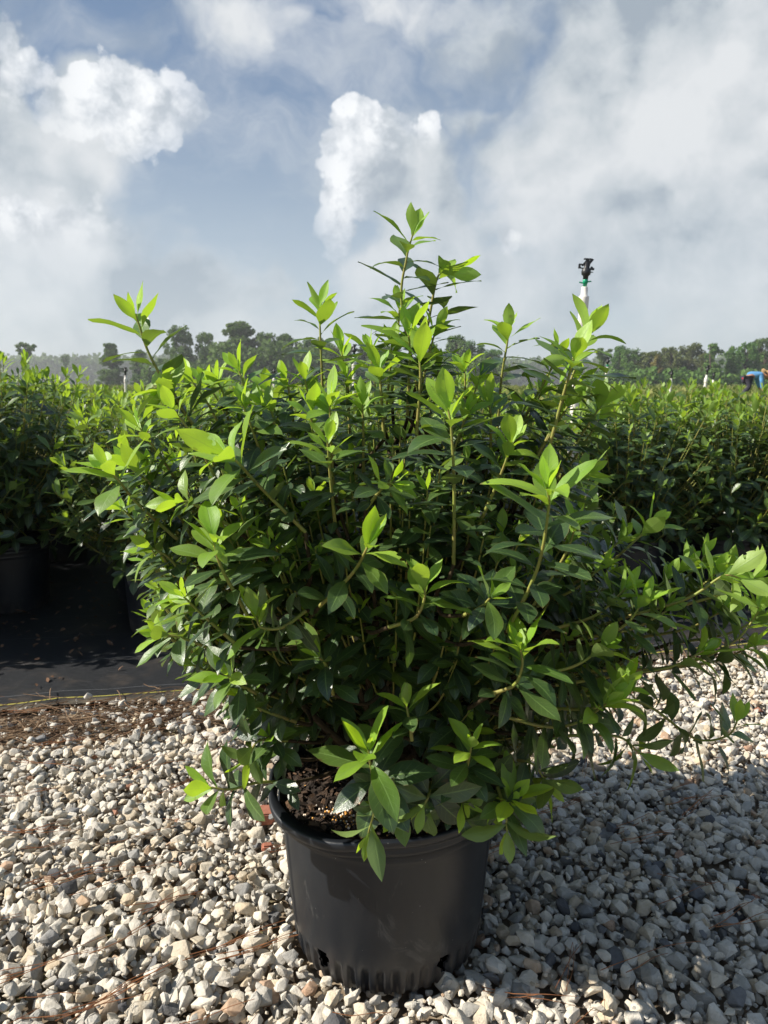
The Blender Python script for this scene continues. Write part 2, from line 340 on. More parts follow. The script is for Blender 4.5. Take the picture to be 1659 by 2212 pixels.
# ------------------------------------------------------------------ object helpers
def tag(o, label=None, cat=None, group=None, kind=None):
    if label: o['label'] = label
    if cat: o['category'] = cat
    if group: o['group'] = group
    if kind: o['kind'] = kind
    return o
def empty(name, loc=(0, 0, 0), rz=0):
    o = bpy.data.objects.new(name, None); COL.objects.link(o); o.location = loc; o.rotation_euler = (0, 0, rz)
    o.empty_display_size = 0.1; return o
def link_mesh(name, me, m, parent=None, loc=(0, 0, 0)):
    o = bpy.data.objects.new(name, me); COL.objects.link(o); o.location = loc
    if m is not None: me.materials.append(m)
    if parent is not None: o.parent = parent
    return o
def mesh_np(name, V, faces, smooth=True, attrs=None, uv=None):
    """faces: int array (n,k)"""
    me = bpy.data.meshes.new(name); V = np.asarray(V, dtype=np.float32); faces = np.asarray(faces, dtype=np.int32)
    n, k = faces.shape
    me.vertices.add(len(V)); me.vertices.foreach_set('co', V.ravel())
    me.loops.add(n * k); me.loops.foreach_set('vertex_index', faces.ravel())
    me.polygons.add(n); me.polygons.foreach_set('loop_start', np.arange(0, n * k, k, dtype=np.int32))
    me.polygons.foreach_set('use_smooth', np.full(n, smooth, dtype=bool))
    if uv is not None:
        l = me.uv_layers.new(name='UVMap'); l.data.foreach_set('uv', np.asarray(uv, dtype=np.float32)[faces.ravel()].ravel())
    for an, av in (attrs or {}).items():
        a = me.attributes.new(an, 'FLOAT', 'POINT'); a.data.foreach_set('value', np.asarray(av, dtype=np.float32))
    me.update(calc_edges=True); me.validate()
    return me

def nrm(v):
    v = np.asarray(v, dtype=float); return v / (np.linalg.norm(v, axis=-1, keepdims=True) + 1e-12)

class Leaves:
    def __init__(s, rows=7, half=2):
        s.rows, s.half = rows, half; s.L = []
    def add(s, base, d, n, length, width, curl, fold, age):
        s.L.append((*base, *d, *n, length, width, curl, fold, age, RNG.random(), RNG.normal()))
    def build(s, name):
        A = np.array(s.L); B = A[:, 0:3]; D = nrm(A[:, 3:6]); Nn = A[:, 6:9]
        Nn = nrm(Nn - (Nn * D).sum(1, keepdims=True) * D); X = np.cross(D, Nn)
        Ln, W, K, Fo, age, rnd, tw = (A[:, i][:, None, None] for i in range(9, 16))
        t = np.linspace(0, 1, s.rows)[None, :, None]; q = np.linspace(-1, 1, 2 * s.half + 1)[None, None, :]
        w = np.sin(np.pi * np.clip(t, 0, 1) ** 1.16) ** 0.96
        w = np.maximum(w, 0.05 * (1 - t)); w = w * (1 + 0 * q)
        xx = q * W * 0.5 * w
        K2 = np.where(np.abs(K) < 1e-3, 1e-3, K)
        yy = Ln * np.sin(K2 * t) / K2; zz = -Ln * (1 - np.cos(K2 * t)) / K2
        zz = zz + np.abs(q) * w * W * 0.5 * Fo * (1 - 0.35 * np.abs(q)) + 0.018 * Ln * np.sin(t * 9 + tw * 3) * np.abs(q) * np.sign(q + 1e-6 * tw)
        ang = tw * 0.22 * t; 
        x2 = xx * np.cos(ang) - 0 * zz; z2 = zz + xx * np.sin(ang)
        P = B[:, None, None, :] + x2[..., None] * X[:, None, None, :] + yy[..., None] * np.ones_like(x2)[..., None] * D[:, None, None, :] + z2[..., None] * Nn[:, None, None, :]
        nl = len(A); nr, nc = s.rows, 2 * s.half + 1
        V = P.reshape(-1, 3)
        i, j = np.meshgrid(np.arange(nr - 1), np.arange(nc - 1), indexing='ij')
        a = (i * nc + j).ravel(); f = np.stack([a, a + 1, a + nc + 1, a + nc], 1)
        Fc = (f[None] + (np.arange(nl) * nr * nc)[:, None, None]).reshape(-1, 4)
        uv = np.stack([np.broadcast_to(t, (nl, nr, nc)), np.broadcast_to(q * .5 + .5, (nl, nr, nc))], -1).reshape(-1, 2)
        rn = np.broadcast_to(rnd, (nl, nr, nc)).ravel(); ag = np.broadcast_to(age, (nl, nr, nc)).ravel()
        return mesh_np(name, V, Fc, True, {'rnd': rn, 'age': ag}, uv)

class Tubes:
    def __init__(s, sides=6): s.V = []; s.F = []; s.n = 0; s.sides = sides
    def add(s, pts, r0, r1, bumpy=0.0):
        pts = np.asarray(pts, dtype=float); k = len(pts)
        T = np.gradient(pts, axis=0); T = nrm(T)
        ref = np.array([0.13, 0.9, 0.4]); U = nrm(np.cross(T, ref)); W = np.cross(T, U)
        r = np.linspace(r0, r1, k)
        if bumpy: r = r * (1 + bumpy * RNG.normal(size=k))
        th = np.linspace(0, 2 * np.pi, s.sides, endpoint=False)
        P = pts[:, None] + r[:, None, None] * (np.cos(th)[None, :, None] * U[:, None] + np.sin(th)[None, :, None] * W[:, None])
        s.V.append(P.reshape(-1, 3))
        i, j = np.meshgrid(np.arange(k - 1), np.arange(s.sides), indexing='ij'); j2 = (j + 1) % s.sides
        f = np.stack([i * s.sides + j, i * s.sides + j2, (i + 1) * s.sides + j2, (i + 1) * s.sides + j], -1).reshape(-1, 4) + s.n
        s.F.append(f); s.n += k * s.sides
    def build(s, name):
        return mesh_np(name, np.concatenate(s.V), np.concatenate(s.F), True)

def spline(ctrl, k=14):
    c = np.asarray(ctrl, dtype=float)
    if len(c) == 2: return c[0] + (c[1] - c[0]) * np.linspace(0, 1, k)[:, None]
    c2 = np.vstack([2 * c[0] - c[1], c, 2 * c[-1] - c[-2]]); out = []
    seg = len(c) - 1; per = max(3, k // seg + 1)
    for i in range(seg):
        p0, p1, p2, p3 = c2[i:i + 4]
        for t in np.linspace(0, 1, per, endpoint=False):
            out.append(0.5 * ((2 * p1) + (-p0 + p2) * t + (2 * p0 - 5 * p1 + 4 * p2 - p3) * t * t + (-p0 + 3 * p1 - 3 * p2 + p3) * t ** 3))
    out.append(c[-1]); return np.array(out)

def shoot(old, new, stems, path, n, L, lime=6, r0=0.0024, r1=0.0011, start=0.25, spread=68, tipspread=16, upbias=0.45, dens=1.0):
    """leafy shoot: path base to tip; n leaves in a spiral, the last `lime` young"""
    path = np.asarray(path); seg = np.linalg.norm(np.diff(path, axis=0), axis=1); cum = np.concatenate([[0], np.cumsum(seg)]); tot = cum[-1]
    if stems is not None: stems.add(path, r0, r1)
    phi = RNG.random() * 6.28
    T = nrm(np.gradient(path, axis=0))
    for k in range(n):
        f = (k + 0.5) / n
        t = start + (1 - start) * (1 - (1 - f) ** 1.6)
        s = t * tot
        P = np.array([np.interp(s, cum, path[:, c]) for c in range(3)]); Tk = nrm(np.array([np.interp(s, cum, T[:, c]) for c in range(3)]))
        U = nrm(np.cross(Tk, [0.2, 0.3, 0.93])); W = np.cross(Tk, U)
        phi += 2.4 + RNG.normal() * 0.25
        rad = math.cos(phi) * U + math.sin(phi) * W
        j = n - 1 - k                                  # 0 at the tip
        al = R(tipspread + (spread - tipspread) * min(1, j / (lime + 3.0)) ** 0.8 + RNG.normal() * 7)
        d = math.cos(al) * Tk + math.sin(al) * rad
        nn = Tk - (Tk @ d) * d + np.array([0, 0, upbias * min(1, j / 6)]) + RNG.normal(size=3) * 0.12
        if j < 2: size = 0.50 + 0.14 * j
        elif j < lime + 2: size = 0.80 + 0.22 * (j - 2) / (lime + 0.01)
        else: size = 1.0 - 0.25 * max(0, (0.4 - f)) / 0.4
        size *= RNG.uniform(0.74, 1.18)
        if j < lime: age = 1.0 - 0.45 * (j / max(1, lime)) ** 1.6
        elif j < lime + 4: age = 0.32 * (1 - (j - lime) / 4)
        else: age = 0.0
        age = float(np.clip(age + RNG.normal() * 0.06, 0, 1))
        wr = RNG.uniform(0.35, 0.48) if age < 0.5 else RNG.uniform(0.33, 0.44)
        tgt = new if age >= 0.5 else old
        tgt.add(P + d * 0.002, d, nn, L * size, L * size * wr, RNG.uniform(-0.1, 0.95) if j > 2 else RNG.uniform(-0.3, 0.1), RNG.uniform(0.25, 0.55) if j < 6 else RNG.uniform(0.05, 0.4), age)

# ------------------------------------------------------------------ ground, cloth, gravel
def terrain_z(x, y):
    t = np.clip((np.asarray(y, dtype=float) - 8.5) / 5.5, 0, 1); t = t * t * (3 - 2 * t)
    return -0.045 + 0.66 * t + 0.00075 * np.clip(np.asarray(y, dtype=float) - 20, 0, 300)
ys = np.concatenate([np.linspace(-6, 7.5, 40), np.linspace(8, 15, 24), np.array([18, 24, 35, 60, 100, 180, 300, 600, 1150])])
xs = np.concatenate([[-1150, -600, -300, -100, -40], np.linspace(-15, 15, 31), [40, 100, 300, 600, 1150]])
X, Y = np.meshgrid(xs, ys); Z = terrain_z(X, Y)
V = np.stack([X, Y, Z], -1).reshape(-1, 3); nx = len(xs)
i, j = np.meshgrid(np.arange(len(ys) - 1), np.arange(nx - 1), indexing='ij'); a = (i * nx + j).ravel()
g_o = link_mesh('ground', mesh_np('ground', V, np.stack([a, a + 1, a + nx + 1, a + nx], 1)), M['soil'])
tag(g_o, kind='structure')

ax = np.linspace(-7.5, 8.5, 120); by = np.concatenate([np.linspace(0, 0.6, 20), np.linspace(0.65, 6.5, 60)])
Xc, Yc = np.meshgrid(ax, by)
Zc = 0.006 * np.sin(Xc * 5 + np.sin(Yc * 7)) * np.cos(Yc * 3.1) + 0.003 * np.sin(Xc * 17 + Yc * 9)
V = np.stack([Xc, Yc + 0.012 * np.sin(Xc * 3) * (Yc < 0.01), Zc], -1).reshape(-1, 3); nx = len(ax)
i, j = np.meshgrid(np.arange(len(by) - 1), np.arange(nx - 1), indexing='ij'); a = (i * nx + j).ravel()
f_o = link_mesh('ground_cloth', mesh_np('ground_cloth', V, np.stack([a, a + 1, a + nx + 1, a + nx], 1)), M['fabric'])
f_o.location = (EC[0], EC[1], -0.022); f_o.rotation_euler = (0, 0, EDGE_A); tag(f_o, kind='structure')

def stone_proto(rng):
    bm = bmesh.new()
    sc = np.array([1.0, rng.uniform(0.62, 0.95), rng.uniform(0.5, 0.85)])
    npt = rng.integers(12, 20)
    for _ in range(npt):
        p = nrm(rng.normal(size=3)) * sc * rng.uniform(0.85, 1.05); bm.verts.new(p)
    r = bmesh.ops.convex_hull(bm, input=bm.verts)
    bmesh.ops.delete(bm, geom=[v for v in bm.verts if not v.link_faces], context='VERTS')
    bmesh.ops.dissolve_limit(bm, angle_limit=R(14), verts=bm.verts, edges=bm.edges)
    bmesh.ops.bevel(bm, geom=list(bm.edges), offset=0.048, segments=2, profile=0.6, affect='EDGES', clamp_overlap=True)
    bmesh.ops.triangulate(bm, faces=bm.faces)
    for v in bm.verts:
        c = np.array(v.co); v.co = Vector(c * (1 + 0.03 * math.sin(c[0] * 9 + c[2] * 7) ))
    bm.verts.index_update()
    V = np.array([v.co[:] for v in bm.verts]); Fc = np.array([[v.index for v in f.verts] for f in bm.faces]); bm.free()
    return V * 0.5, Fc
protos = [stone_proto(np.random.default_rng(100 + k)) for k in range(36)]
POT = np.array([0.006, 1.27]); POT_R = 0.155

def rotmats(rng, n, tilt=1.0):
    q = rng.normal(size=(n, 4)); q /= np.linalg.norm(q, axis=1, keepdims=True)
    w, x, y, z = q.T
    return np.stack([np.stack([1 - 2 * (y * y + z * z), 2 * (x * y - z * w), 2 * (x * z + y * w)], -1),
                     np.stack([2 * (x * y + z * w), 1 - 2 * (x * x + z * z), 2 * (y * z - x * w)], -1),
                     np.stack([2 * (x * z - y * w), 2 * (y * z + x * w), 1 - 2 * (x * x + y * y)], -1)], -2)
def build_gravel():
    rng = np.random.default_rng(3)
    P = []
    def layer(sp, zlo, zhi, smin, smax, prob, seed):
        r = np.random.default_rng(seed)
        gx = np.arange(-1.9, 2.3, sp); gy = np.arange(0.55, 3.15, sp * 0.93)
        X, Y = np.meshgrid(gx, gy); X = X + (np.arange(len(gy)) % 2)[:, None] * sp * 0.5
        X = (X + r.uniform(-.34, .34, X.shape) * sp).ravel(); Y = (Y + r.uniform(-.34, .34, Y.shape) * sp).ravel()
        keep = (np.abs(X) < 0.62 * (Y + 0.25) + 0.05) & (r.random(X.shape) < prob)
        a, b = edge_co(X, Y)
        # thinning towards the cloth; further on the right the stones are sparse
        thin = np.clip((b + 0.30 + 0.10 * np.sin(a * 3.1) + 0.05 * np.sin(a * 9)) / 0.32, 0, 1)
        keep &= (r.random(X.shape) > thin * 0.75) & (b < -0.015 + 0.05 * np.sin(a * 4) * r.random(X.shape))
        dp = np.hypot(X - POT[0], Y - POT[1]); keep &= dp > (0.10 if zhi < -0.02 else 0.172)
        # the brown straw patch at the left, small bare places
        patch = (a < -0.35) & (b > -0.33) & (b < -0.04) & (r.random(X.shape) < 0.62); keep &= ~patch
        bare = np.sin(X * 5.3 + 1.2) * np.sin(Y * 6.7 + X * 2) > 0.93; keep &= ~(bare & (dp > .4) & (r.random(X.shape) < 0.35))
        X, Y = X[keep], Y[keep]; n = len(X)
        size = smin + (smax - smin) * r.random(n) ** 1.6
        size *= np.where(Y > 2.3, 0.8, 1.0)
        mound = 0.006 * np.sin(X * 7.1) * np.sin(Y * 6.3 + 1)
        P.append(np.stack([X, Y, r.uniform(zlo, zhi, n) + mound, size], 1))
    layer(0.026, -0.032, -0.024, 0.024, 0.038, 1.0, 1)
    layer(0.0272, -0.020, -0.006, 0.022, 0.054, 0.92, 2)
    layer(0.034, -0.007, 0.006, 0.020, 0.048, 0.58, 4)
    layer(0.016, -0.018, 0.000, 0.007, 0.018, 0.55, 5)
    P = np.concatenate(P); n = len(P)
    Rm = rotmats(rng, n); pid = rng.integers(0, len(protos), n); rv = rng.random(n)
    Vs, Fs, As = [], [], []; off = 0
    for k, (pv, pf) in enumerate(protos):
        ix = np.where(pid == k)[0]
        if len(ix) == 0: continue
        V = np.einsum('nij,vj->nvi', Rm[ix], pv) * P[ix, 3][:, None, None]
        V[..., 2] *= 0.85
        V = V + P[ix, None, :3]
        Fk = pf[None] + (np.arange(len(ix)) * len(pv))[:, None, None] + off
        Vs.append(V.reshape(-1, 3)); Fs.append(Fk.reshape(-1, 3)); As.append(np.repeat(rv[ix], len(pv))); off += len(ix) * len(pv)
    o = link_mesh('gravel', mesh_np('gravel', np.concatenate(Vs), np.concatenate(Fs), True, {'rnd': np.concatenate(As)}), M['gravel'])
    tag(o, 'loose pale limestone gravel covering the ground around the pot', 'gravel', kind='stuff')
    print('stones', n, 'verts', off)
build_gravel()

def stick(tb, x, y, z, ang, ln, r, bend=0.1, tilt=0.0):
    d = np.array([math.cos(ang), math.sin(ang), tilt]); s = np.array([-d[1], d[0], 0])
    t = np.linspace(-.5, .5, 7)
    p = np.array([x, y, z]) + t[:, None] * ln * d + ((0.25 - t ** 2) * ln * bend)[:, None] * s
    p[:, 2] += 0.002 * np.sin(t * 9)
    tb.add(p, r, r * 0.6)
# pine straw band between cloth and gravel, single needles, dead leaves
tb = Tubes(4)
for k in range(1100):
    a = RNG.uniform(-1.7, -0.25); b = -0.17 + RNG.normal() * 0.075
    if RNG.random() < 0.25: a = RNG.uniform(-1.5, 1.6); b = RNG.normal() * 0.05 - 0.05
    x, y = edge_pt(a, b)
    stick(tb, x, y, RNG.uniform(-0.02, 0.006), RNG.normal() * 0.5 + EDGE_A + (1.2 if RNG.random() < .25 else 0), RNG.uniform(0.04, 0.20), RNG.uniform(0.0007, 0.0022), RNG.normal() * 0.25, RNG.normal() * 0.05)
tag(link_mesh('pine_straw', tb.build('pine_straw'), M['straw']), 'brown pine straw and twigs lying along the edge of the black ground cloth', 'pine straw', kind='stuff')
tb = Tubes(4)
for k in range(150):
    y = RNG.uniform(0.75, 2.3); x = RNG.uniform(-.65, .65) * (y + .2)
    if math.hypot(x - POT[0], y - POT[1]) < 0.22: continue
    ang = RNG.normal() * 0.35 + 0.45
    for q in range(RNG.integers(1, 4)):
        stick(tb, x, y, RNG.uniform(0.004, 0.02), ang + RNG.normal() * 0.06, RNG.uniform(0.09, 0.2), 0.00075, RNG.normal() * 0.12, RNG.normal() * 0.04)
for (px, py, ang, ln) in [(150, 1890, .42, .22), (175, 1900, .45, .2), (90, 1790, .35, .16), (60, 1715, .3, .16), (250, 2150, .75, .2), (260, 2140, .7, .22), (120, 2080, .45, .2), (1230, 2090, 1.25, .16)]:
    d = ray(px, py); p = np.array([0, 0, H]) + d * (-(H - 0.012) / d[2])
    for q in range(3): stick(tb, p[0], p[1], 0.016 + q * .002, ang + RNG.normal() * 0.12, ln * RNG.uniform(.6, 1), 0.0007, RNG.normal() * 0.15)
tag(link_mesh('pine_needles', tb.build('pine_needles'), M['needle']), 'thin reddish pine needles scattered over the pale gravel', 'pine needles', kind='stuff')
lv = Leaves(4, 1)
for k in range(520):
    a = RNG.uniform(-2.6, 3.2); b = abs(RNG.normal()) * 1.1 + 0.03
    if RNG.random() < 0.35: a = RNG.uniform(-2.2, -0.9); b = RNG.uniform(0.45, 1.8)
    x, y = edge_pt(a, b); th = RNG.random() * 6.28
    lv.add((x, y, -0.010 + RNG.random() * 0.006), (math.cos(th), math.sin(th), RNG.normal() * .12), (RNG.normal() * .3, RNG.normal() * .3, 1), RNG.uniform(.012, .045), RNG.uniform(.008, .018), RNG.uniform(-1, 1), .3, 0)
tag(link_mesh('leaf_litter', lv.build('leaf_litter'), M['litter']), 'small dead brown leaves strewn on the black ground cloth', 'leaf litter', kind='stuff')

def brick(px, py, size, label):
    d = ray(px, py); p = np.array([0, 0, H]) + d * (-(H - 0.0) / d[2])
    bm = bmesh.new()
    for c in [(-1, -1, -1), (1, -1, -1), (1.05, .8, -1), (-.9, 1, -1), (-1, -.9, 1), (.9, -1, 1), (1, .7, .8), (-.8, .95, 1), (0.2, 1.1, 0.1)]:
        bm.verts.new((c[0] * size[0], c[1] * size[1], c[2] * size[2]))
    bmesh.ops.convex_hull(bm, input=bm.verts); bmesh.ops.bevel(bm, geom=list(bm.edges), offset=0.003, segments=2, affect='EDGES')
    me = bpy.data.meshes.new('brick_fragment'); bm.to_mesh(me); bm.free()
    o = link_mesh('brick_fragment', me, M['brick'], loc=(p[0], p[1], 0.004)); o.rotation_euler = (0.1, 0.12, 0.35)
    tag(o, label, 'brick', 'broken brick pieces in the gravel')
brick(586, 1762, (0.036, 0.022, 0.014), 'flat broken piece of red brick lying in the gravel left of the pot')
brick(577, 1833, (0.012, 0.010, 0.008), 'tiny chip of red brick in the gravel nearer the camera than the larger piece')

# ------------------------------------------------------------------ pots
def pot_mesh(Hh, Rt, Rb, seg, hero=True):
    """nursery pot wall with lugs round the foot, drainage holes, thickness"""
    prof_z = [0.0, 0.006, 0.014, 0.024, 0.034, 0.042, 0.050, 0.056, 0.064, 0.075, 0.10, 0.13, 0.16, 0.19, 0.22, 0.24]
    prof_z = [z * Hh / 0.30 for z in prof_z] + [Hh - 0.050, Hh - 0.045, Hh - 0.042, Hh - 0.038, Hh - 0.034, Hh - 0.031]
    th = np.linspace(0, 2 * np.pi, seg, endpoint=False)
    V = []; nz = len(prof_z)
    nl = 44
    for z in prof_z:
        f = z / Hh; r = Rb + (Rt - 0.012 - Rb) * f ** 0.9
        if f < 0.17:
            lug = 0.5 + 0.5 * np.tanh(5.0 * (np.cos(th * nl) + 0.15)); env = np.clip((0.165 - f) / 0.04, 0, 1)
            rr = r - 0.0050 * env * (1 - lug) - (0.004 * max(0, (0.06 - f) / 0.06)) ** 1
        else: rr = np.full(seg, r)
        if z > Hh - 0.055:                      # two fine grooves below the rim
            k = [Hh - 0.050, Hh - 0.045, Hh - 0.042, Hh - 0.038, Hh - 0.034, Hh - 0.031].index(z)
            rr = rr + [0, 0.002, -0.001, 0.0035, 0.0005, 0.0045][k]
        for t0 in (R(204), R(338), R(90)):       # mould seams
            dd = np.abs((th - t0 + np.pi) % (2 * np.pi) - np.pi); rr = rr + 0.0022 * np.exp(-(dd / 0.022) ** 2) * (f > 0.2)
        V.append(np.stack([rr * np.cos(th), rr * np.sin(th), np.full(seg, z)], -1))
    outer = np.array(V)
    inner = outer.copy()[::-1]; c = inner[..., :2]; rad = np.linalg.norm(c, axis=-1, keepdims=True); inner[..., :2] = c * (rad - 0.004) / rad
    A = np.concatenate([outer, inner]); nr = len(A)
    i, j = np.meshgrid(np.arange(nr - 1), np.arange(seg), indexing='ij'); j2 = (j + 1) % seg
    Fc = np.stack([i * seg + j, i * seg + j2, (i + 1) * seg + j2, (i + 1) * seg + j], -1)
    keep = np.ones((nr - 1, seg), bool)
    if hero:
        for t0 in (R(230.5), R(303.5), R(350), R(20), R(90), R(150), R(185)):
            for ring in range(nr - 1):
                zc = 0.5 * (A[ring, 0, 2] + A[ring + 1, 0, 2])
                dd = np.abs((th + np.pi / seg - t0 + np.pi) % (2 * np.pi) - np.pi) * Rb
                keep[ring] &= ~((dd / 0.0125) ** 2 + ((zc - 0.043) / 0.0165) ** 2 < 1)
    keep[nz - 1] = True
    Fc = Fc[keep]
    V = A.reshape(-1, 3)
    # floor of the pot
    nb = len(V); V = np.vstack([V, [[0, 0, 0.02]]]); ring = 0
    fl = np.stack([np.full(seg, nb), (nr - 2) * seg + np.arange(seg), (nr - 2) * seg + (np.arange(seg) + 1) % seg, np.full(seg, nb)], 1)
    me = mesh_np('pot', V, Fc, True)
    bm = bmesh.new(); bm.from_mesh(me); bm.verts.ensure_lookup_table()
    cv = bm.verts[nb]
    for k in range(seg):
        f = bm.faces.new((cv, bm.verts[(nr - 2) * seg + k], bm.verts[(nr - 2) * seg + (k + 1) % seg])); f.smooth = True
    bm.normal_update(); bm.to_mesh(me); bm.free()
    return me
def rim_mesh(Hh, Rt, seg, hero=True):
    th = np.linspace(0, 2 * np.pi, seg, endpoint=False)
    # section of the rolled rim (offset outward, z), closed loop
    sec = [(-0.0125, -0.032), (-0.0045, -0.031), (-0.0035, -0.026), (-0.0055, -0.022), (-0.0055, -0.018), (-0.0010, -0.016), (0.0010, -0.010), (0.0012, -0.004), (-0.001, 0.0), (-0.005, -0.001), (-0.0075, -0.006), (-0.0085, -0.014), (-0.0125, -0.028)]
    rows = []
    for (o, z) in sec:
        rr = np.full(seg, Rt + o); zz = np.full(seg, Hh + z)
        if hero:                                  # the rim is squashed to a broad smooth lip at the front left
            dd = (th - R(228) + np.pi) % (2 * np.pi) - np.pi
            e = np.exp(-(dd / R(30)) ** 4)
            rr = rr + e * (0.012 if z > -0.02 else 0.003) * (1 if o > -0.006 else 0.2); zz = zz - e * 0.008 * (1 if o > -0.006 else 0.0)
            rr = rr + 0.003 * np.sin(th * 2 + 1.0); zz = zz + 0.010 * np.exp(-((th - R(185)) / R(22)) ** 2)
        rows.append(np.stack([rr * np.cos(th), rr * np.sin(th), zz], -1))
    A = np.array(rows); n = len(sec)
    i, j = np.meshgrid(np.arange(n), np.arange(seg), indexing='ij'); j2 = (j + 1) % seg; i2 = (i + 1) % n
    Fc = np.stack([i * seg + j, i2 * seg + j, i2 * seg + j2, i * seg + j2], -1).reshape(-1, 4)[:, ::-1]
    return mesh_np('rim', A.reshape(-1, 3), Fc, True)

def soil_mesh(rad, z, seed):
    r = np.random.default_rng(seed); V = [[0, 0, z + 0.012]]; seg = 72; rings = 22
    for k in range(1, rings + 1):
        for q in range(seg):
            a = q / seg * 2 * math.pi; rr = rad * k / rings
            V.append([rr * math.cos(a), rr * math.sin(a), z + 0.012 * (1 - (k / rings) ** 2) + r.normal() * 0.0025])
    V = np.array(V); F4 = []
    for k in range(rings - 1):
        for q in range(seg):
            F4.append([1 + k * seg + q, 1 + (k + 1) * seg + q, 1 + (k + 1) * seg + (q + 1) % seg, 1 + k * seg + (q + 1) % seg])
    me = mesh_np('potting_soil', V, F4, True, {'rnd': r.random(len(V)) * 0.6})
    bm = bmesh.new(); bm.from_mesh(me); bm.verts.ensure_lookup_table()
    for q in range(seg): bm.faces.new((bm.verts[0], bm.verts[1 + q], bm.verts[1 + (q + 1) % seg]))
    bm.to_mesh(me); bm.free(); return me

# ------------------------------------------------------------------ the shrub in front
POT_H, POT_RT, POT_RB = 0.298, 0.203, 0.165
hero = empty('potted_shrub', (POT[0], POT[1], 0.0))
tag(hero, 'large leafy shrub with lime shoot tips in a black pot standing alone on gravel', 'potted shrub')
HO = np.array([POT[0], POT[1], 0.0])
pw = link_mesh('pot', pot_mesh(POT_H, POT_RT, POT_RB, 528), M['pot'], hero, (0, 0, -0.010))
link_mesh('rim', rim_mesh(POT_H, POT_RT, 160), M['pot'], pw)
so = link_mesh('potting_soil', soil_mesh(POT_RT - 0.013, POT_H - 0.030, 5), M['potmix'], hero)
# bark chips and fertiliser beads on the soil
def chips(n, rad, z, seed):
    r = np.random.default_rng(seed); Vs, Fs = [], []; rn = []; off = 0
    cube = np.array([[-1, -1, -1], [1, -1, -1], [1, 1, -1], [-1, 1, -1], [-1, -1, 1], [1, -1, 1], [1, 1, 1], [-1, 1, 1]]) * 0.5
    fc = np.array([[0, 3, 2, 1], [4, 5, 6, 7], [0, 1, 5, 4], [1, 2, 6, 5], [2, 3, 7, 6], [3, 0, 4, 7]])
    Rm = rotmats(r, n)
    for k in range(n):
        a = r.random() * 6.28; q = rad * math.sqrt(r.random())
        s = np.array([r.uniform(.006, .022), r.uniform(.003, .008), r.uniform(.0015, .004)])
        v = (cube * s * (1 + r.normal(size=(8, 3)) * .15))
        Rk = Matrix.Rotation(r.random() * 6.28, 3, 'Z') @ Matrix.Rotation(r.normal() * .5, 3, 'X') @ Matrix.Rotation(r.normal() * .5, 3, 'Y')
        v = v @ np.array(Rk).T + [q * math.cos(a), q * math.sin(a), z + 0.012 * (1 - (q / rad) ** 2) + r.random() * .006]
        Vs.append(v); Fs.append(fc + off); rn += [r.random()] * 8; off += 8
    return mesh_np('bark_chips', np.concatenate(Vs), np.concatenate(Fs), False, {'rnd': rn})
tag(link_mesh('bark_chips', chips(1500, POT_RT - 0.018, POT_H - 0.028, 8), M['potmix'], so), kind='stuff')
bm = bmesh.new(); rl = bm.verts.layers.float.new('rnd')
for k in range(150):
    a = random.uniform(3.3, 5.2); q = (POT_RT - 0.02) * random.uniform(.35, 1); s = random.uniform(.0016, .0026)
    if k > 40: cx, cy = random.choice([(-.085, -.10), (-.05, -.135), (-.07, -.12)]); x, y = cx + random.gauss(0, .014), cy + random.gauss(0, .01)
    else: x, y = q * math.cos(a), q * math.sin(a)
    vs = bmesh.ops.create_icosphere(bm, subdivisions=1, radius=s, matrix=Matrix.Translation((x, y, POT_H - 0.019)))['verts']
    v = random.random()
    for w in vs: w[rl] = v
for f in bm.faces: f.smooth = True
me = bpy.data.meshes.new('fertiliser_beads'); bm.to_mesh(me); bm.free()
tag(link_mesh('fertiliser_beads', me, M['bead'], so), kind='stuff')

old = Leaves(8, 2); new = Leaves(8, 2); stems = Tubes(7); wood = Tubes(8)
ORG = np.array([POT[0] + 0.01, POT[1] + 0.01, POT_H - 0.03])
# woody limbs: from the soil up and outwards (picture x, y, depth of the far end)
limbs = []
for (px, py, Yd, r) in [(560, 1150, 1.18, .010), (700, 1000, 1.25, .010), (860, 950, 1.32, .012), (1010, 980, 1.25, .010), (1120, 1120, 1.2, .010), (1260, 1250, 1.25, .009),
                        (1180, 1390, 1.1, .008), (470, 1280, 1.2, .008), (570, 1480, 1.15, .013), (1050, 1540, 1.1, .008), (800, 1250, 1.02, .008), (960, 1280, 1.0, .008),
                        (700, 1050, 1.6, .009), (950, 1050, 1.65, .010), (1180, 1150, 1.55, .009), (520, 1200, 1.5, .008), (1240, 1480, 1.3, .008), (640, 1300, 1.02, .007), (840, 1500, 1.08, .006)]:
    e = at(px, py, Yd); st = ORG + np.array([RNG.normal() * .035, RNG.normal() * .03, 0])
    e = e + [0, .06, 0]; mid = st * 0.55 + e * 0.45 + np.array([0, 0, 0.05 if e[2] > .6 else .0]) + RNG.normal(size=3) * 0.015
    m1 = st * 0.85 + mid * 0.15 + np.array([0, 0, .03]) + RNG.normal(size=3) * 0.008
    p = spline([st - [0, 0, .03], st, m1, mid, e], 26); wood.add(p, r, r * 0.35, 0.05); limbs.append(p)
limb_pts = np.concatenate([p[len(p) // 3:] for p in limbs])
def attach(base, tan):
    """points leading from the nearest woody limb, below, to the base of a shoot"""
    d = np.linalg.norm(limb_pts - base, axis=1) + 0.8 * np.clip(limb_pts[:, 2] - base[2] + 0.03, 0, None)
    q = limb_pts[np.argmin(d)]; ln = np.linalg.norm(q - base)
    return spline([q, q * .55 + (base - tan * ln * .35) * .45 - np.array([0, 0, .01]), base], 8)[:-1]

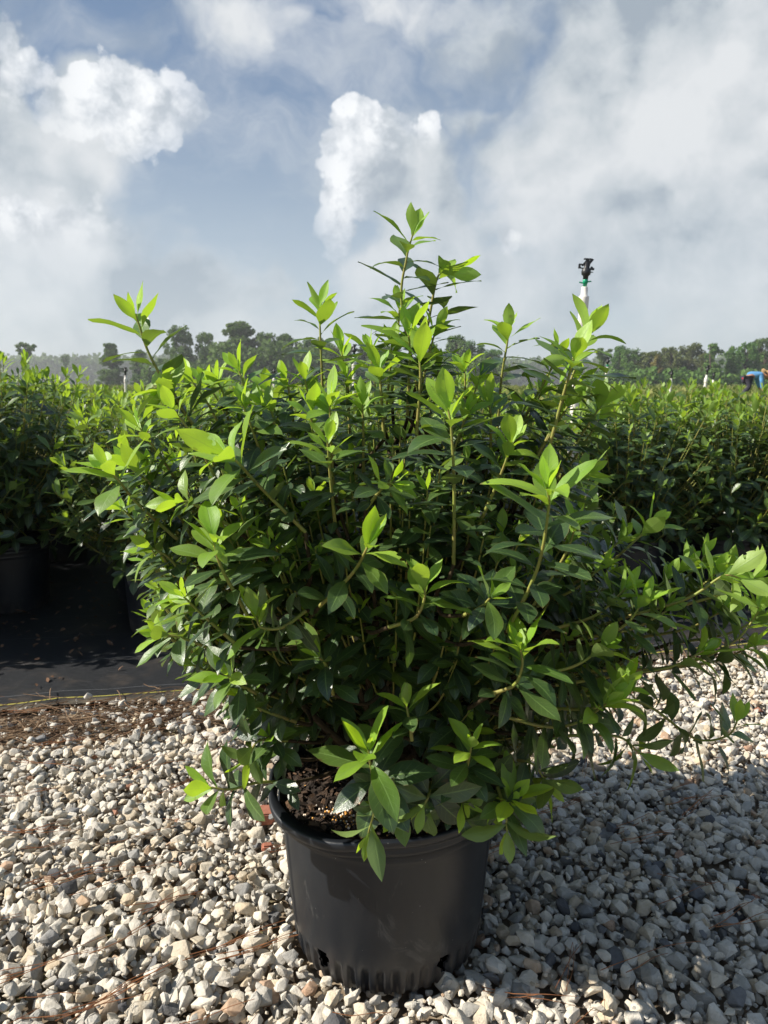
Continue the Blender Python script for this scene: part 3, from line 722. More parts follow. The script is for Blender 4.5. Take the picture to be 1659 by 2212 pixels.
# shoots one can point to in the photo: control points (x, y, depth), base first; n leaves, leaf length, lime leaves
S = [
 ([(905, 850, 1.30), (868, 660, 1.28), (878, 560, 1.27), (893, 478, 1.26)], 15, .074, 4, .1),
 ([(900, 830, 1.32), (925, 700, 1.31), (945, 600, 1.30), (968, 565, 1.30)], 10, .074, 4, .1),
 ([(600, 1100, 1.22), (420, 920, 1.20), (330, 780, 1.19), (300, 700, 1.18), (292, 655, 1.18)], 16, .075, 4, .25),
 ([(700, 1000, 1.36), (697, 850, 1.35), (692, 730, 1.34), (690, 640, 1.34)], 15, .068, 5, .2),
 ([(1070, 1000, 1.42), (1082, 830, 1.41), (1096, 740, 1.40), (1098, 690, 1.40)], 13, .070, 4, .2),
 ([(1120, 1060, 1.22), (1190, 930, 1.21), (1245, 790, 1.20), (1272, 697, 1.20)], 15, .080, 4, .15),
 ([(1180, 990, 1.15), (1215, 860, 1.14), (1238, 780, 1.13), (1236, 750, 1.13)], 11, .076, 4, .25),
 ([(830, 940, 1.5), (808, 820, 1.5), (800, 735, 1.5)], 11, .068, 5, .2),
 ([(880, 900, 1.24), (885, 770, 1.23), (883, 700, 1.22)], 12, .076, 5, .2),
 ([(900, 940, 1.16), (908, 820, 1.15), (905, 745, 1.15)], 12, .072, 5, .2),
 ([(980, 1220, 1.06), (981, 1050, 1.05), (975, 930, 1.04), (968, 860, 1.04)], 17, .076, 5, .05),
 ([(1095, 1365, 1.00), (1160, 1230, .97), (1185, 1100, .95), (1182, 1030, .94)], 15, .084, 6, .1),
 ([(660, 1150, 1.05), (560, 1050, 1.03), (515, 1000, 1.01), (492, 960, 1.01)], 13, .080, 5, .1),
 ([(400, 1180, 1.15), (300, 1090, 1.13), (250, 1030, 1.11), (232, 990, 1.11)], 12, .068, 5, .15),
 ([(400, 1130, 1.18), (330, 1050, 1.17), (280, 985, 1.17)], 11, .062, 5, .2),
 ([(535, 1330, 1.0), (480, 1230, .98), (462, 1170, .97), (462, 1145, .97)], 12, .074, 5, .15),
 ([(520, 1400, 1.02), (440, 1330, 1.0), (398, 1290, .99)], 10, .062, 4, .1),
 ([(660, 1320, 1.02), (610, 1355, .99), (565, 1355, .98), (553, 1330, .98)], 10, .064, 5, .1),
 ([(560, 1500, 1.05), (520, 1480, 1.02), (492, 1460, 1.0)], 10, .062, 3, .1),
 ([(690, 1310, 1.02), (760, 1240, .99), (790, 1190, .97), (796, 1150, .97)], 11, .070, 4, .05),
 ([(840, 1355, 1.0), (895, 1335, .98), (915, 1300, .97), (918, 1265, .97)], 9, .066, 5, .05),
 ([(1060, 1500, .98), (1110, 1480, .96), (1128, 1440, .95), (1125, 1405, .95)], 11, .078, 5, .1),
 ([(890, 1600, 1.0), (884, 1560, 1.0), (878, 1525, 1.0)], 5, .062, 2, .1),
 ([(840, 1700, 1.06), (810, 1685, 1.0), (800, 1650, .98), (796, 1620, .97)], 13, .086, 4, .05),
 ([(990, 1690, 1.03), (1010, 1650, 1.0), (1018, 1612, .99)], 10, .066, 5, .1),
 ([(1060, 1720, 1.08), (1085, 1735, 1.04), (1105, 1725, 1.02)], 9, .070, 4, .1),
 ([(1080, 1545, 1.05), (1180, 1570, 1.02), (1250, 1560, 1.0), (1310, 1520, .98)], 15, .078, 5, .05),
 ([(1180, 1530, 1.05), (1280, 1530, 1.0), (1330, 1500, 1.0), (1345, 1480, 1.0)], 11, .066, 4, .1),
 ([(1220, 1270, 1.2), (1310, 1220, 1.18), (1380, 1160, 1.17), (1405, 1110, 1.17)], 13, .070, 5, .05),
 ([(1300, 1360, 1.22), (1420, 1290, 1.2), (1500, 1230, 1.18), (1522, 1175, 1.18)], 12, .068, 4, .1),
 ([(1180, 1400, 1.12), (1330, 1340, 1.1), (1480, 1295, 1.07), (1560, 1245, 1.05), (1600, 1225, 1.05)], 18, .076, 6, .1),
 ([(1450, 1310, 1.15), (1510, 1270, 1.14), (1545, 1215, 1.13)], 10, .066, 5, .1),
 ([(1250, 1450, 1.15), (1450, 1440, 1.12), (1580, 1390, 1.1), (1640, 1320, 1.1)], 16, .074, 5, .1),
 ([(1200, 1480, 1.10), (1330, 1460, 1.08), (1450, 1440, 1.07), (1520, 1405, 1.07)], 14, .070, 4, .1),
 ([(1250, 1500, 1.22), (1390, 1520, 1.2), (1500, 1595, 1.2), (1570, 1590, 1.18), (1592, 1560, 1.18)], 15, .070, 1, .12),
 ([(1260, 1400, 1.05), (1350, 1350, 1.03), (1388, 1300, 1.02)], 11, .068, 4, .1),
 ([(720, 1060, 1.15), (715, 940, 1.14), (712, 850, 1.13)], 12, .066, 5, .2),
 ([(830, 950, 1.2), (822, 830, 1.2), (820, 775, 1.2)], 10, .064, 5, .2),
 ([(480, 1000, 1.2), (405, 900, 1.18), (370, 840, 1.17), (358, 815, 1.17)], 12, .066, 5, .2),
 ([(640, 960, 1.3), (625, 850, 1.29), (617, 800, 1.29)], 11, .062, 5, .2),
 ([(560, 950, 1.3), (530, 840, 1.28), (515, 775, 1.28)], 11, .060, 5, .2),
 ([(500, 960, 1.35), (485, 860, 1.34), (470, 800, 1.34)], 11, .060, 5, .2),
 ([(600, 1010, 1.2), (590, 900, 1.19), (570, 850, 1.18)], 11, .062, 5, .2),
 ([(790, 1100, 1.05), (830, 1050, 1.03), (850, 1020, 1.02)], 9, .052, 4, .15),
 ([(1200, 1030, 1.25), (1262, 930, 1.24), (1300, 850, 1.24)], 12, .066, 5, .15),
 ([(1150, 1110, 1.2), (1230, 1040, 1.18), (1262, 1000, 1.17)], 11, .066, 5, .15),
 ([(640, 1690, 1.14), (560, 1690, 1.10), (500, 1705, 1.08), (450, 1700, 1.07)], 9, .070, 1, .1),
 ([(620, 1600, 1.12), (560, 1600, 1.08), (535, 1640, 1.07)], 9, .058, 1, .1),
 ([(560, 1480, 1.15), (450, 1450, 1.1), (415, 1435, 1.09)], 10, .056, 2, .1),
 ([(640, 1560, 1.1), (560, 1530, 1.08), (520, 1500, 1.07)], 9, .060, 2, .1),
 ([(520, 1150, 1.08), (420, 1090, 1.06), (385, 1060, 1.05)], 10, .060, 3, .1),
 ([(430, 1290, 1.15), (370, 1210, 1.13), (330, 1160, 1.12)], 11, .066, 1, .1),
 ([(500, 1420, 1.1), (400, 1380, 1.07), (350, 1370, 1.06)], 8, .066, 1, .1),
 ([(1000, 930, 1.45), (1005, 830, 1.44), (1003, 775, 1.44)], 11, .066, 5, .2),
 ([(1060, 1000, 1.25), (1060, 900, 1.24), (1055, 850, 1.24)], 10, .060, 4, .2),
 ([(760, 980, 1.4), (750, 860, 1.4), (748, 790, 1.4)], 11, .062, 4, .2),
 ([(1100, 1640, 1.1), (1150, 1650, 1.08), (1180, 1690, 1.07)], 8, .072, 0, .1),
 ([(1200, 1590, 1.12), (1330, 1590, 1.1), (1385, 1630, 1.09)], 8, .076, 1, .1),
 ([(1000, 1330, 1.0), (1040, 1310, .98), (1060, 1290, .97)], 8, .070, 0, .1),
 ([(930, 1690, 1.05), (925, 1720, 1.0), (915, 1740, .99)], 6, .070, 0, .1),
 ([(720, 1500, 1.06), (705, 1440, 1.03), (690, 1420, 1.02)], 8, .064, 0, .1),
]
for (px, py, Yd) in [(415, 790, 1.3), (448, 800, 1.38), (575, 815, 1.4), (655, 790, 1.28), (742, 735, 1.42), (842, 720, 1.3), (862, 640, 1.33), (932, 690, 1.25), (950, 760, 1.3), (1030, 800, 1.35),
                     (1130, 850, 1.35), (1170, 820, 1.28), (1205, 745, 1.26), (1298, 880, 1.3), (1225, 850, 1.2), (1255, 800, 1.24), (380, 860, 1.1), (300, 900, 1.2), (520, 850, 1.15), (660, 860, 1.15),
                     (1000, 870, 1.2), (780, 850, 1.15), (1110, 930, 1.1), (270, 1070, 1.15), (700, 930, 1.05), (1260, 1110, 1.08)]:
    dx = (px - 830) * .25
    S.append(([(px - dx - 8, py + 210, Yd + .03), (px - dx * .4, py + 95, Yd + .01), (px + RNG.normal() * 6, py, Yd)], 11, .062, 5, .1))
S += [([(830, 1680, 1.03), (812, 1740, .985), (795, 1800, .975)], 2, .072, 0, .2), ([(1075, 1700, 1.05), (1092, 1760, 1.02), (1096, 1800, 1.02)], 1, .074, 0, .2), ([(960, 1700, 1.08), (985, 1715, 1.04), (1000, 1735, 1.02)], 6, .066, 0, .1), ([(880, 1690, 1.08), (870, 1720, 1.04), (860, 1745, 1.02)], 6, .066, 0, .1),
      ([(1010, 1660, 1.1), (1045, 1690, 1.07), (1060, 1720, 1.05)], 7, .066, 1, .1), ([(620, 1640, 1.15), (595, 1610, 1.1), (580, 1590, 1.08)], 8, .060, 1, .1)]
for (px, py, Yd, dx, dy) in [(1480, 1200, 1.15, 170, 110), (1440, 1320, 1.08, 190, 60), (1560, 1320, 1.12, 200, 60), (1625, 1395, 1.12, 190, 50), (1352, 1270, 1.05, 160, 90),
                             (1628, 1225, 1.10, 180, 90), (1345, 1140, 1.18, 150, 110), (1440, 1250, 1.14, 170, 90), (1650, 1330, 1.16, 200, 60), (1300, 1400, 1.0, 150, 60), (1580, 1210, 1.18, 180, 110), (1300, 1200, 1.12, 140, 110)]:
    S.append(([(px - dx, py + dy, Yd + .02), (px - dx * .4, py + dy * .65, Yd), (px, py, Yd)], 10, .062, 4, .15))
for ctrl, n, L, lime, st in S:
    if ctrl[-1][1] < 1250: ctrl = ctrl[:-1] + [(ctrl[-1][0], ctrl[-1][1] + 24, ctrl[-1][2])]
    if n > 8 and ctrl[-1][1] < 1100 and L > .063: L *= 1.07; n += 2
    P3 = [at(*c) for c in ctrl]
    path = spline(P3, 18); pre = attach(path[0], nrm(path[1] - path[0]))
    so_, sn_, st_ = Leaves(8, 2), Leaves(8, 2), Tubes(7)
    shoot(so_, sn_, st_, path, n + 10, L * 0.95, lime + 3, 0.0028, 0.0013, st * 0.4, 74, 18)
    wood.add(np.vstack([pre, path[:1] + (path[1] - path[0]) * .05]), 0.0036, 0.0028)
    sh = link_mesh('shoot', st_.build('shoot'), M['stem'], hero); sh.location = tuple(-HO)
    if so_.L: link_mesh('leaves', so_.build('leaves'), M['leaf'], sh)
    if sn_.L: link_mesh('young_leaves', sn_.build('young_leaves'), M['leaf'], sh)

# the mass of the shrub: shoots filling its volume
poly = np.array([(390, 940), (560, 890), (700, 910), (850, 860), (1000, 900), (1100, 940), (1220, 990), (1290, 1060), (1300, 1170), (1370, 1270), (1400, 1390),
                 (1330, 1500), (1200, 1580), (1130, 1660), (1040, 1690), (960, 1700), (900, 1640), (850, 1540), (650, 1500), (560, 1560), (480, 1500), (390, 1400), (320, 1320), (300, 1200), (250, 1110), (270, 980)], float)
def inpoly(x, y):
    c = False; n = len(poly); j = n - 1
    for i in range(n):
        if ((poly[i, 1] > y) != (poly[j, 1] > y)) and (x < (poly[j, 0] - poly[i, 0]) * (y - poly[i, 1]) / (poly[j, 1] - poly[i, 1]) + poly[i, 0]): c = not c
        j = i
    return c
def polydist(x, y):
    a = poly; b = np.roll(poly, -1, 0); ab = b - a; t = np.clip(((np.array([x, y]) - a) * ab).sum(1) / (ab ** 2).sum(1), 0, 1)
    return np.min(np.hypot(*((a + t[:, None] * ab) - [x, y]).T))
cnt = 0
while cnt < 680:
    px, py = RNG.uniform(290, 1410), RNG.uniform(820, 1700)
    if not inpoly(px, py): continue
    dd = min(1, polydist(px, py) / 260); th = math.sqrt(1 - (1 - dd) ** 2)
    u = RNG.uniform(-1, 1); u = math.copysign(abs(u) ** 0.6, u)
    if cnt < 120: u = -abs(u)
    Yt = 1.40 + 0.36 * th * u * (1.0 if u < 0 else 1.1)
    tip = at(px, py, Yt)
    if np.hypot(tip[0] - POT[0], tip[1] - POT[1]) < POT_RT + 0.02 and tip[2] < POT_H + 0.12: continue
    out = nrm(tip - (ORG + [0, 0.05, 0.12])); ln = RNG.uniform(.13, .24)
    b = tip - out * ln * 0.85 - np.array([0, 0, ln * 0.25])
    if b[2] < POT_H + 0.02: b[2] = POT_H + 0.02 + RNG.random() * .05
    mid = (tip + b) / 2 + out * 0.02 - np.array([0, 0, 0.018])
    path = spline([b, mid, tip], 10)
    outer = abs(u) > 0.55 or dd < 0.35
    surf = outer and RNG.random() < (0.45 if py < 1350 else 0.30)
    pre = attach(path[0], nrm(path[1] - path[0])); wood.add(np.vstack([pre, path[:1] + (path[1] - path[0]) * .05]), 0.0026, 0.0021)
    shoot(old, old, stems, path, int(RNG.integers(11, 16)), RNG.uniform(.045, .061), int(RNG.integers(2, 5)) if surf else 0, 0.0021, 0.0011, 0.10, 78, 22 if surf else 45, 0.6)
    cnt += 1
for o in [link_mesh('foliage', old.build('foliage'), M['leaf'], hero), 
          link_mesh('green_stems', stems.build('green_stems'), M['stem'], hero), link_mesh('woody_stems', wood.build('woody_stems'), M['bark'], hero)]:
    o.location = tuple(-HO)
print('hero leaves', len(old.L), len(new.L))

# ------------------------------------------------------------------ rows of potted shrubs behind
def bg_variant(seed, name):
    global RNG
    keepR = RNG; RNG = np.random.default_rng(seed)
    o_, st_ = Leaves(6, 1), Tubes(5)
    c0 = np.array([0, 0, 0.30])
    for k in range(140):
        d = nrm(np.array([RNG.normal(), RNG.normal(), RNG.normal() * 0.9 + 0.28])); el = max(0, d[2])
        rad = 0.40 + 0.08 * el; fr = RNG.uniform(0.55, 1.0) if k > 60 else RNG.uniform(.88, 1.08)
        tip = np.array([0, 0, 0.50]) + d * [1, 1, 1.0 if d[2] > 0 else .85] * rad * fr
        b = c0 + (tip - c0) * RNG.uniform(.40, .6) - [0, 0, .01]
        path = spline([b, (b + tip) / 2 - [0, 0, .02], tip + [0, 0, .02]], 6)
        if k % 3 == 0: st_.add(spline([c0, (c0 + b) / 2 + [0, 0, .03], b], 5), .005, .003)
        shoot(o_, o_, st_, path, int(RNG.integers(10, 13)), RNG.uniform(.074, .098), int(RNG.integers(2, 4)) if fr > .93 and tip[2] > .4 else 0, .0024, .0012, .05, 78, 22, .6)
    for k in range(15):                                 # leaders standing above the crown
        a = RNG.random() * 6.28; q = RNG.uniform(0, .30)
        b = np.array([q * math.cos(a), q * math.sin(a), .74]); tip = b * [1.2, 1.2, 1] + [0, 0, RNG.uniform(.18, .32) * (1 - q)]
        b = b * [.8, .8, .85]
        shoot(o_, o_, st_, spline([b, tip], 6), 15, .074, 5, .0028, .0014, .10, 70, 18, .4)
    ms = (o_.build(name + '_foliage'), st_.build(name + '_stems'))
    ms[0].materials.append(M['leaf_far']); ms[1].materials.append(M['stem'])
    RNG = keepR
    return ms
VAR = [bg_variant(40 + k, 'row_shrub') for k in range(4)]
potm = pot_mesh(0.30, 0.185, 0.158, 88, False); potm.materials.append(M['pot'])
rimm = rim_mesh(0.30, 0.185, 64, False); rimm.materials.append(M['pot'])
soilm = soil_mesh(0.17, 0.27, 9); soilm.materials.append(M['potmix'])
def row_shrub(x, y, scale, k, label):
    t = empty('potted_shrub', (x, y, -0.02), RNG.random() * 6.28)
    tag(t, label, 'potted shrub', 'potted shrubs standing in rows on the black ground cloth')
    p = bpy.data.objects.new('pot', potm); r = bpy.data.objects.new('rim', rimm); s = bpy.data.objects.new('potting_soil', soilm)
    for o, pa in ((p, t), (r, p), (s, t)): COL.objects.link(o); o.parent = pa
    for nm, me in zip(('foliage', 'green_stems'), VAR[k]):
        o = bpy.data.objects.new(nm, me); COL.objects.link(o); o.parent = t; o.scale = (1.0, 1.0, scale)
    return t
ordn = ['first', 'second', 'third', 'fourth', 'fifth', 'sixth', 'seventh', 'eighth', 'ninth', 'tenth', 'eleventh', 'twelfth', 'thirteenth', 'fourteenth', 'fifteenth', 'sixteenth']
rown = ['front row', 'second row', 'third row', 'fourth row', 'fifth row', 'sixth row', 'rearmost row']
for rI in range(7):
    lists = {'left': [], 'right': []}
    for q in range(0, 18):
        for side in ('left', 'right'):
            b = (1.22 if side == 'left' else 0.80) + 0.48 * rI * (1 + .06 * rI)
            a = -1.44 - .01 * rI - .52 * q - (.12 if rI % 2 else 0) if side == 'left' else -0.72 + .52 * q - (.10 if rI % 2 else 0)
            x, y = edge_pt(a, b)
            if abs(x) > 0.55 * y + (0.9 if (rI < 2 and side == 'left') else .35): continue
            lists[side].append((x, y))
    if rI == 0: lists['left'].append(edge_pt(-1.68, .80)); lists['left'].append(edge_pt(-2.2, .80))
    for side, lst in lists.items():
        lst.sort()
        for q, (x, y) in enumerate(lst):
            sc = ((1.14 if rI < 2 else 1.0) if side == 'left' else ((0.97 if rI < 2 else 0.82) if x > 0.5 else 0.97)) * RNG.uniform(0.95, 1.05)
            w = 'of the block left of the aisle' if side == 'left' else 'behind the large shrub'
            row_shrub(x + RNG.normal() * .03, y + RNG.normal() * .03, sc, int(RNG.integers(0, 4)), f'{ordn[q]} leafy shrub from the left, {rown[rI]} {w}')

# ------------------------------------------------------------------ sprinkler risers
def sprinkler(pxt, pyt, Y, pr, base_shift, label, detail=True):
    top = at(pxt, pyt, Y)                             # top of the white pipe
    zb = float(terrain_z(0, Y)) + 0.0
    root = empty('sprinkler_riser', (top[0] - base_shift, Y, zb)); hh = top[2] - zb
    tag(root, label, 'sprinkler', 'white irrigation risers standing among the plants')
    T = Tubes(20); bs = np.array([0, 0, 0.0]); tp = np.array([base_shift, 0, hh])
    ax = nrm(tp - bs); T.add([bs, bs + ax * hh * .5, tp - ax * pr * 6.2], pr, pr)
    link_mesh('pipe', T.build('pipe'), M['pvc'], root)
    c = tp - ax * pr * 6.2
    bm = bmesh.new()
    def lathe(prof, m=Matrix()):
        rings = []
        for (r, z) in prof: rings.append([bm.verts.new(m @ Vector((r * math.cos(a), r * math.sin(a), z))) for a in np.linspace(0, 2 * math.pi, 20, endpoint=False)])
        for A, B in zip(rings, rings[1:]):
            for k in range(20): f = bm.faces.new((A[k], A[(k + 1) % 20], B[(k + 1) % 20], B[k])); f.smooth = True
        bm.faces.new(rings[-1]); bm.faces.new(rings[0][::-1])
    rot = Vector((0, 0, 1)).rotation_difference(Vector(ax)).to_matrix().to_4x4(); mt = Matrix.Translation(c) @ rot
    p = pr
    lathe([(1.0 * p, -.4 * p), (1.22 * p, -.35 * p), (1.26 * p, 0), (1.26 * p, 2.6 * p), (1.2 * p, 3.0 * p), (.82 * p, 3.1 * p), (.80 * p, 5.0 * p), (.74 * p, 5.2 * p)], mt)
    me = bpy.data.meshes.new('coupling'); bm.to_mesh(me); bm.free(); link_mesh('coupling', me, M['pvc'], root)
    # green nut with two wings
    bm = bmesh.new(); lathe([(.50 * p, 5.2 * p), (.50 * p, 6.0 * p), (.62 * p, 6.05 * p), (.66 * p, 6.9 * p), (.5 * p, 7.1 * p)], mt)
    for sgn, dz in ((-1, -.15), (1, .2)):
        bmesh.ops.create_cube(bm, size=1, matrix=mt @ Matrix.Translation((sgn * 1.0 * p, 0, (6.35 + dz) * p)) @ Matrix.Rotation(-sgn * .15, 4, 'Y') @ Matrix.Diagonal((.95 * p, .35 * p, .3 * p, 1)))
    me = bpy.data.meshes.new('green_nut'); bm.to_mesh(me); bm.free(); link_mesh('green_nut' if detail else 'nut', me, M['green_plastic' if detail else 'black_plastic'], root)
    # black impact head: body, bridge, arm with spoon, deflector
    bm = bmesh.new(); mt = mt @ Matrix.Translation((0, 0, 6.9 * p)) @ Matrix.Diagonal((1.3, 1.3, .80, 1)) @ Matrix.Translation((0, 0, -6.9 * p))
    def box(x, z, sx, sz, rot_=0, sy=.5, y=0):
        bmesh.ops.create_cube(bm, size=1, matrix=mt @ Matrix.Translation((x * p, y * p, z * p)) @ Matrix.Rotation(rot_, 4, 'Y') @ Matrix.Diagonal((sx * p, sy * p, sz * p, 1)))
    lathe([(.48 * p, 6.9 * p), (.5 * p, 8.0 * p), (.80 * p, 8.4 * p), (.92 * p, 9.2 * p), (.80 * p, 10.0 * p), (.5 * p, 10.6 * p), (.42 * p, 12.2 * p)], mt)
    box(.15, 10.9, .75, 3.6, .12, .7); box(.55, 12.0, .45, 2.4, .42, .6); box(-.35, 12.0, .4, 2.2, .45, .5); box(.15, 13.1, 1.5, .35, 0, .7)
    box(-1.35, 10.9, .35, 1.3, 0, .5); box(-.9, 11.45, 1.1, .28, .1, .45); box(-.9, 10.35, 1.3, .28, .15, .45)
    box(1.05, 10.2, .8, .55, .1, .6); box(.85, 9.3, .9, .22, .05, .4); box(1.0, 10.75, .5, .25, .6, .3)
    me = bpy.data.meshes.new('sprinkler_head'); bm.to_mesh(me); bm.free(); link_mesh('sprinkler_head', me, M['black_plastic'], root)
sprinkler(1264, 611, 3.35, 0.0170, 0.07, 'nearest and tallest white riser with black sprinkler head and green nut, behind the right shoots')
sprinkler(765, 768, 8.6, 0.021, 0.01, 'white riser with black sprinkler head seen between the middle and left tall shoots')
sprinkler(1312, 790, 11.5, 0.021, 0.01, 'white riser with black sprinkler head just right of the right hand shoots, before the wood')
sprinkler(1450, 815, 15.5, 0.024, 0.02, 'short white riser, leftmost of the three thin ones in front of the right wood', False)
sprinkler(1527, 807, 13.0, 0.023, 0.05, 'white leaning riser, tallest of the three in front of the right wood', False)
sprinkler(1541, 818, 17.0, 0.025, 0.03, 'thin white riser close beside the leaning one, nearer the worker', False)
sprinkler(592, 809, 16.0, 0.024, 0.02, 'small distant white riser seen among shoot tips left of the middle', False)
sprinkler(664, 788, 14.0, 0.024, 0.02, 'distant white riser half hidden behind the punctured leaf shoot', False)
sprinkler(271, 809, 14.0, 0.022, 0.02, 'distant white riser beside the leftmost tall shoot', False)

# ------------------------------------------------------------------ field crop
def build_crop():
    r = np.random.default_rng(77); n = 42000
    y = 13 + 130 * r.random(n) ** 2.2; x = (r.random(n) - .35) * 1.25 * y
    z = terrain_z(x, y) + r.random(n) ** 1.0 * (0.13 + 0.05 * np.sin(x * 1.3) * np.sin(y * .7))
    s = (0.05 + 0.0042 * y) * r.uniform(.6, 1.3, n)
    d = nrm(r.normal(size=(n, 3)) * [1, .6, .8] + [0, 0, .6]); w = nrm(np.cross(d, r.normal(size=(n, 3))))
    c = np.stack([x, y, z], 1)
    V = np.stack([c - w * s[:, None] * .3, c + d * s[:, None] * .6 - w * s[:, None] * .35, c + d * s[:, None] * 1.2, c + d * s[:, None] * .5 + w * s[:, None] * .35], 1).reshape(-1, 3)
    Fc = np.arange(n * 4).reshape(-1, 4)
    o = link_mesh('crop', mesh_np('crop', V, Fc, True, {'rnd': np.repeat(r.random(n), 4)}), M['crop'])
    tag(o, 'low yellow green nursery plants covering the flat field before the wood', 'crop', kind='stuff')
build_crop()

# ------------------------------------------------------------------ trees
def tree_meshes(kind, seed):
    """unit tree, 1 high, about 0.5 wide crown"""
    r = np.random.default_rng(seed); tb = Tubes(7); C = []
    lean = r.normal() * .02
    tb.add(spline([(0, 0, 0), (lean, 0, .35), (lean * 2, 0, .7), (lean * 2.2, 0, .96)], 10), .022, .004)
    def clump(c, rad, n, flat=.6):
        p = nrm(r.normal(size=(n, 3))) * (r.random((n, 1)) ** .45) * rad * [1, 1, flat] + c; C.append(p)
    if kind == 'umbrella':
        for k in range(48):
            a = r.random() * 6.28; h = r.uniform(.42, .96); q = r.uniform(.03, .26) * math.sin(math.pi * min(1, (1.08 - h) / .5 + .15))
            e = np.array([q * math.cos(a), q * math.sin(a), h]); tb.add(spline([(lean, 0, h - .10), e], 4), .007, .002); clump(e, r.uniform(.05, .09), 90, .55)
    elif kind == 'pine':
        for k in range(120):
            a = r.random() * 6.28; h = r.uniform(.08, .97); q = (.27 * (1.04 - h) ** .5) * r.uniform(.2, 1.08)
            e = np.array([q * math.cos(a), q * math.sin(a), h]); tb.add(spline([(lean, 0, h - .06), e], 4), .006, .002); clump(e, r.uniform(.045, .085), 75, .6)
    elif kind == 'poplar':
        for k in range(44):
            a = r.random() * 6.28; h = r.uniform(.10, .96); q = .15 * math.sin(math.pi * (h * .8 + .18)) ** .7 * r.uniform(.2, 1.1)
            e = np.array([q * math.cos(a), q * math.sin(a), h]); clump(e, r.uniform(.04, .075), 70, 1.1)
    else:
        for k in range(90):
            a = r.random() * 6.28; h = r.uniform(.06, .93); q = .34 * math.sin(math.pi * (h * .78 + .16)) ** .6 * r.uniform(.3, 1.05)
            e = np.array([q * math.cos(a), q * math.sin(a), h]); tb.add(spline([(lean, 0, h * .7), e], 4), .006, .002); clump(e, r.uniform(.06, .11), 80, .8)
    c = np.concatenate(C); n = len(c); s = r.uniform(.012, .026, n)
    d = nrm(r.normal(size=(n, 3))); w = nrm(np.cross(d, r.normal(size=(n, 3))))
    V = np.stack([c - w * s[:, None], c + d * s[:, None], c + w * s[:, None], c - d * s[:, None]], 1).reshape(-1, 3)
    rn = np.repeat(np.clip(np.repeat(r.random(len(C)), [len(q) for q in C]) * .6 + r.random(n) * .4, 0, 1), 4)
    return tb.build('trunk'), mesh_np('crown', V, np.arange(n * 4).reshape(-1, 4), False, {'rnd': rn})
TV = {}
for kind in ('umbrella', 'pine', 'poplar', 'broad'):
    for s in range(3): TV[(kind, s)] = tree_meshes(kind, 900 + s * 7 + len(kind))
for k in TV: TV[k][0].materials.append(M['tree_trunk'])
crown_cache = {}
def tree(px, pytop, halfw, kind, col, Y, label, group, var):
    tm, cm = TV[(kind, var)]
    key = (kind, var, col)
    if key not in crown_cache:
        c2 = cm.copy(); c2.materials.append(M[col]); crown_cache[key] = c2
    cm = crown_cache[key]
    top = at(px, pytop, Y); zb = float(terrain_z(0, Y)); h = top[2] - zb
    t = empty('tree' if kind == 'broad' or kind == 'poplar' else 'pine_tree', (top[0], Y, zb), RNG.random() * 6.28)
    tag(t, label, 'tree', group)
    half = {'umbrella': .30, 'pine': .25, 'poplar': .17, 'broad': .40}[kind]
    wx = (halfw / F * Y) / half
    for nm, me in (('trunk', tm), ('crown', cm)):
        o = bpy.data.objects.new(nm, me); COL.objects.link(o); o.parent = t; o.scale = (wx, wx, h)
G1 = 'pines beyond the field on the left'; G2 = 'trees of the wood on the right'
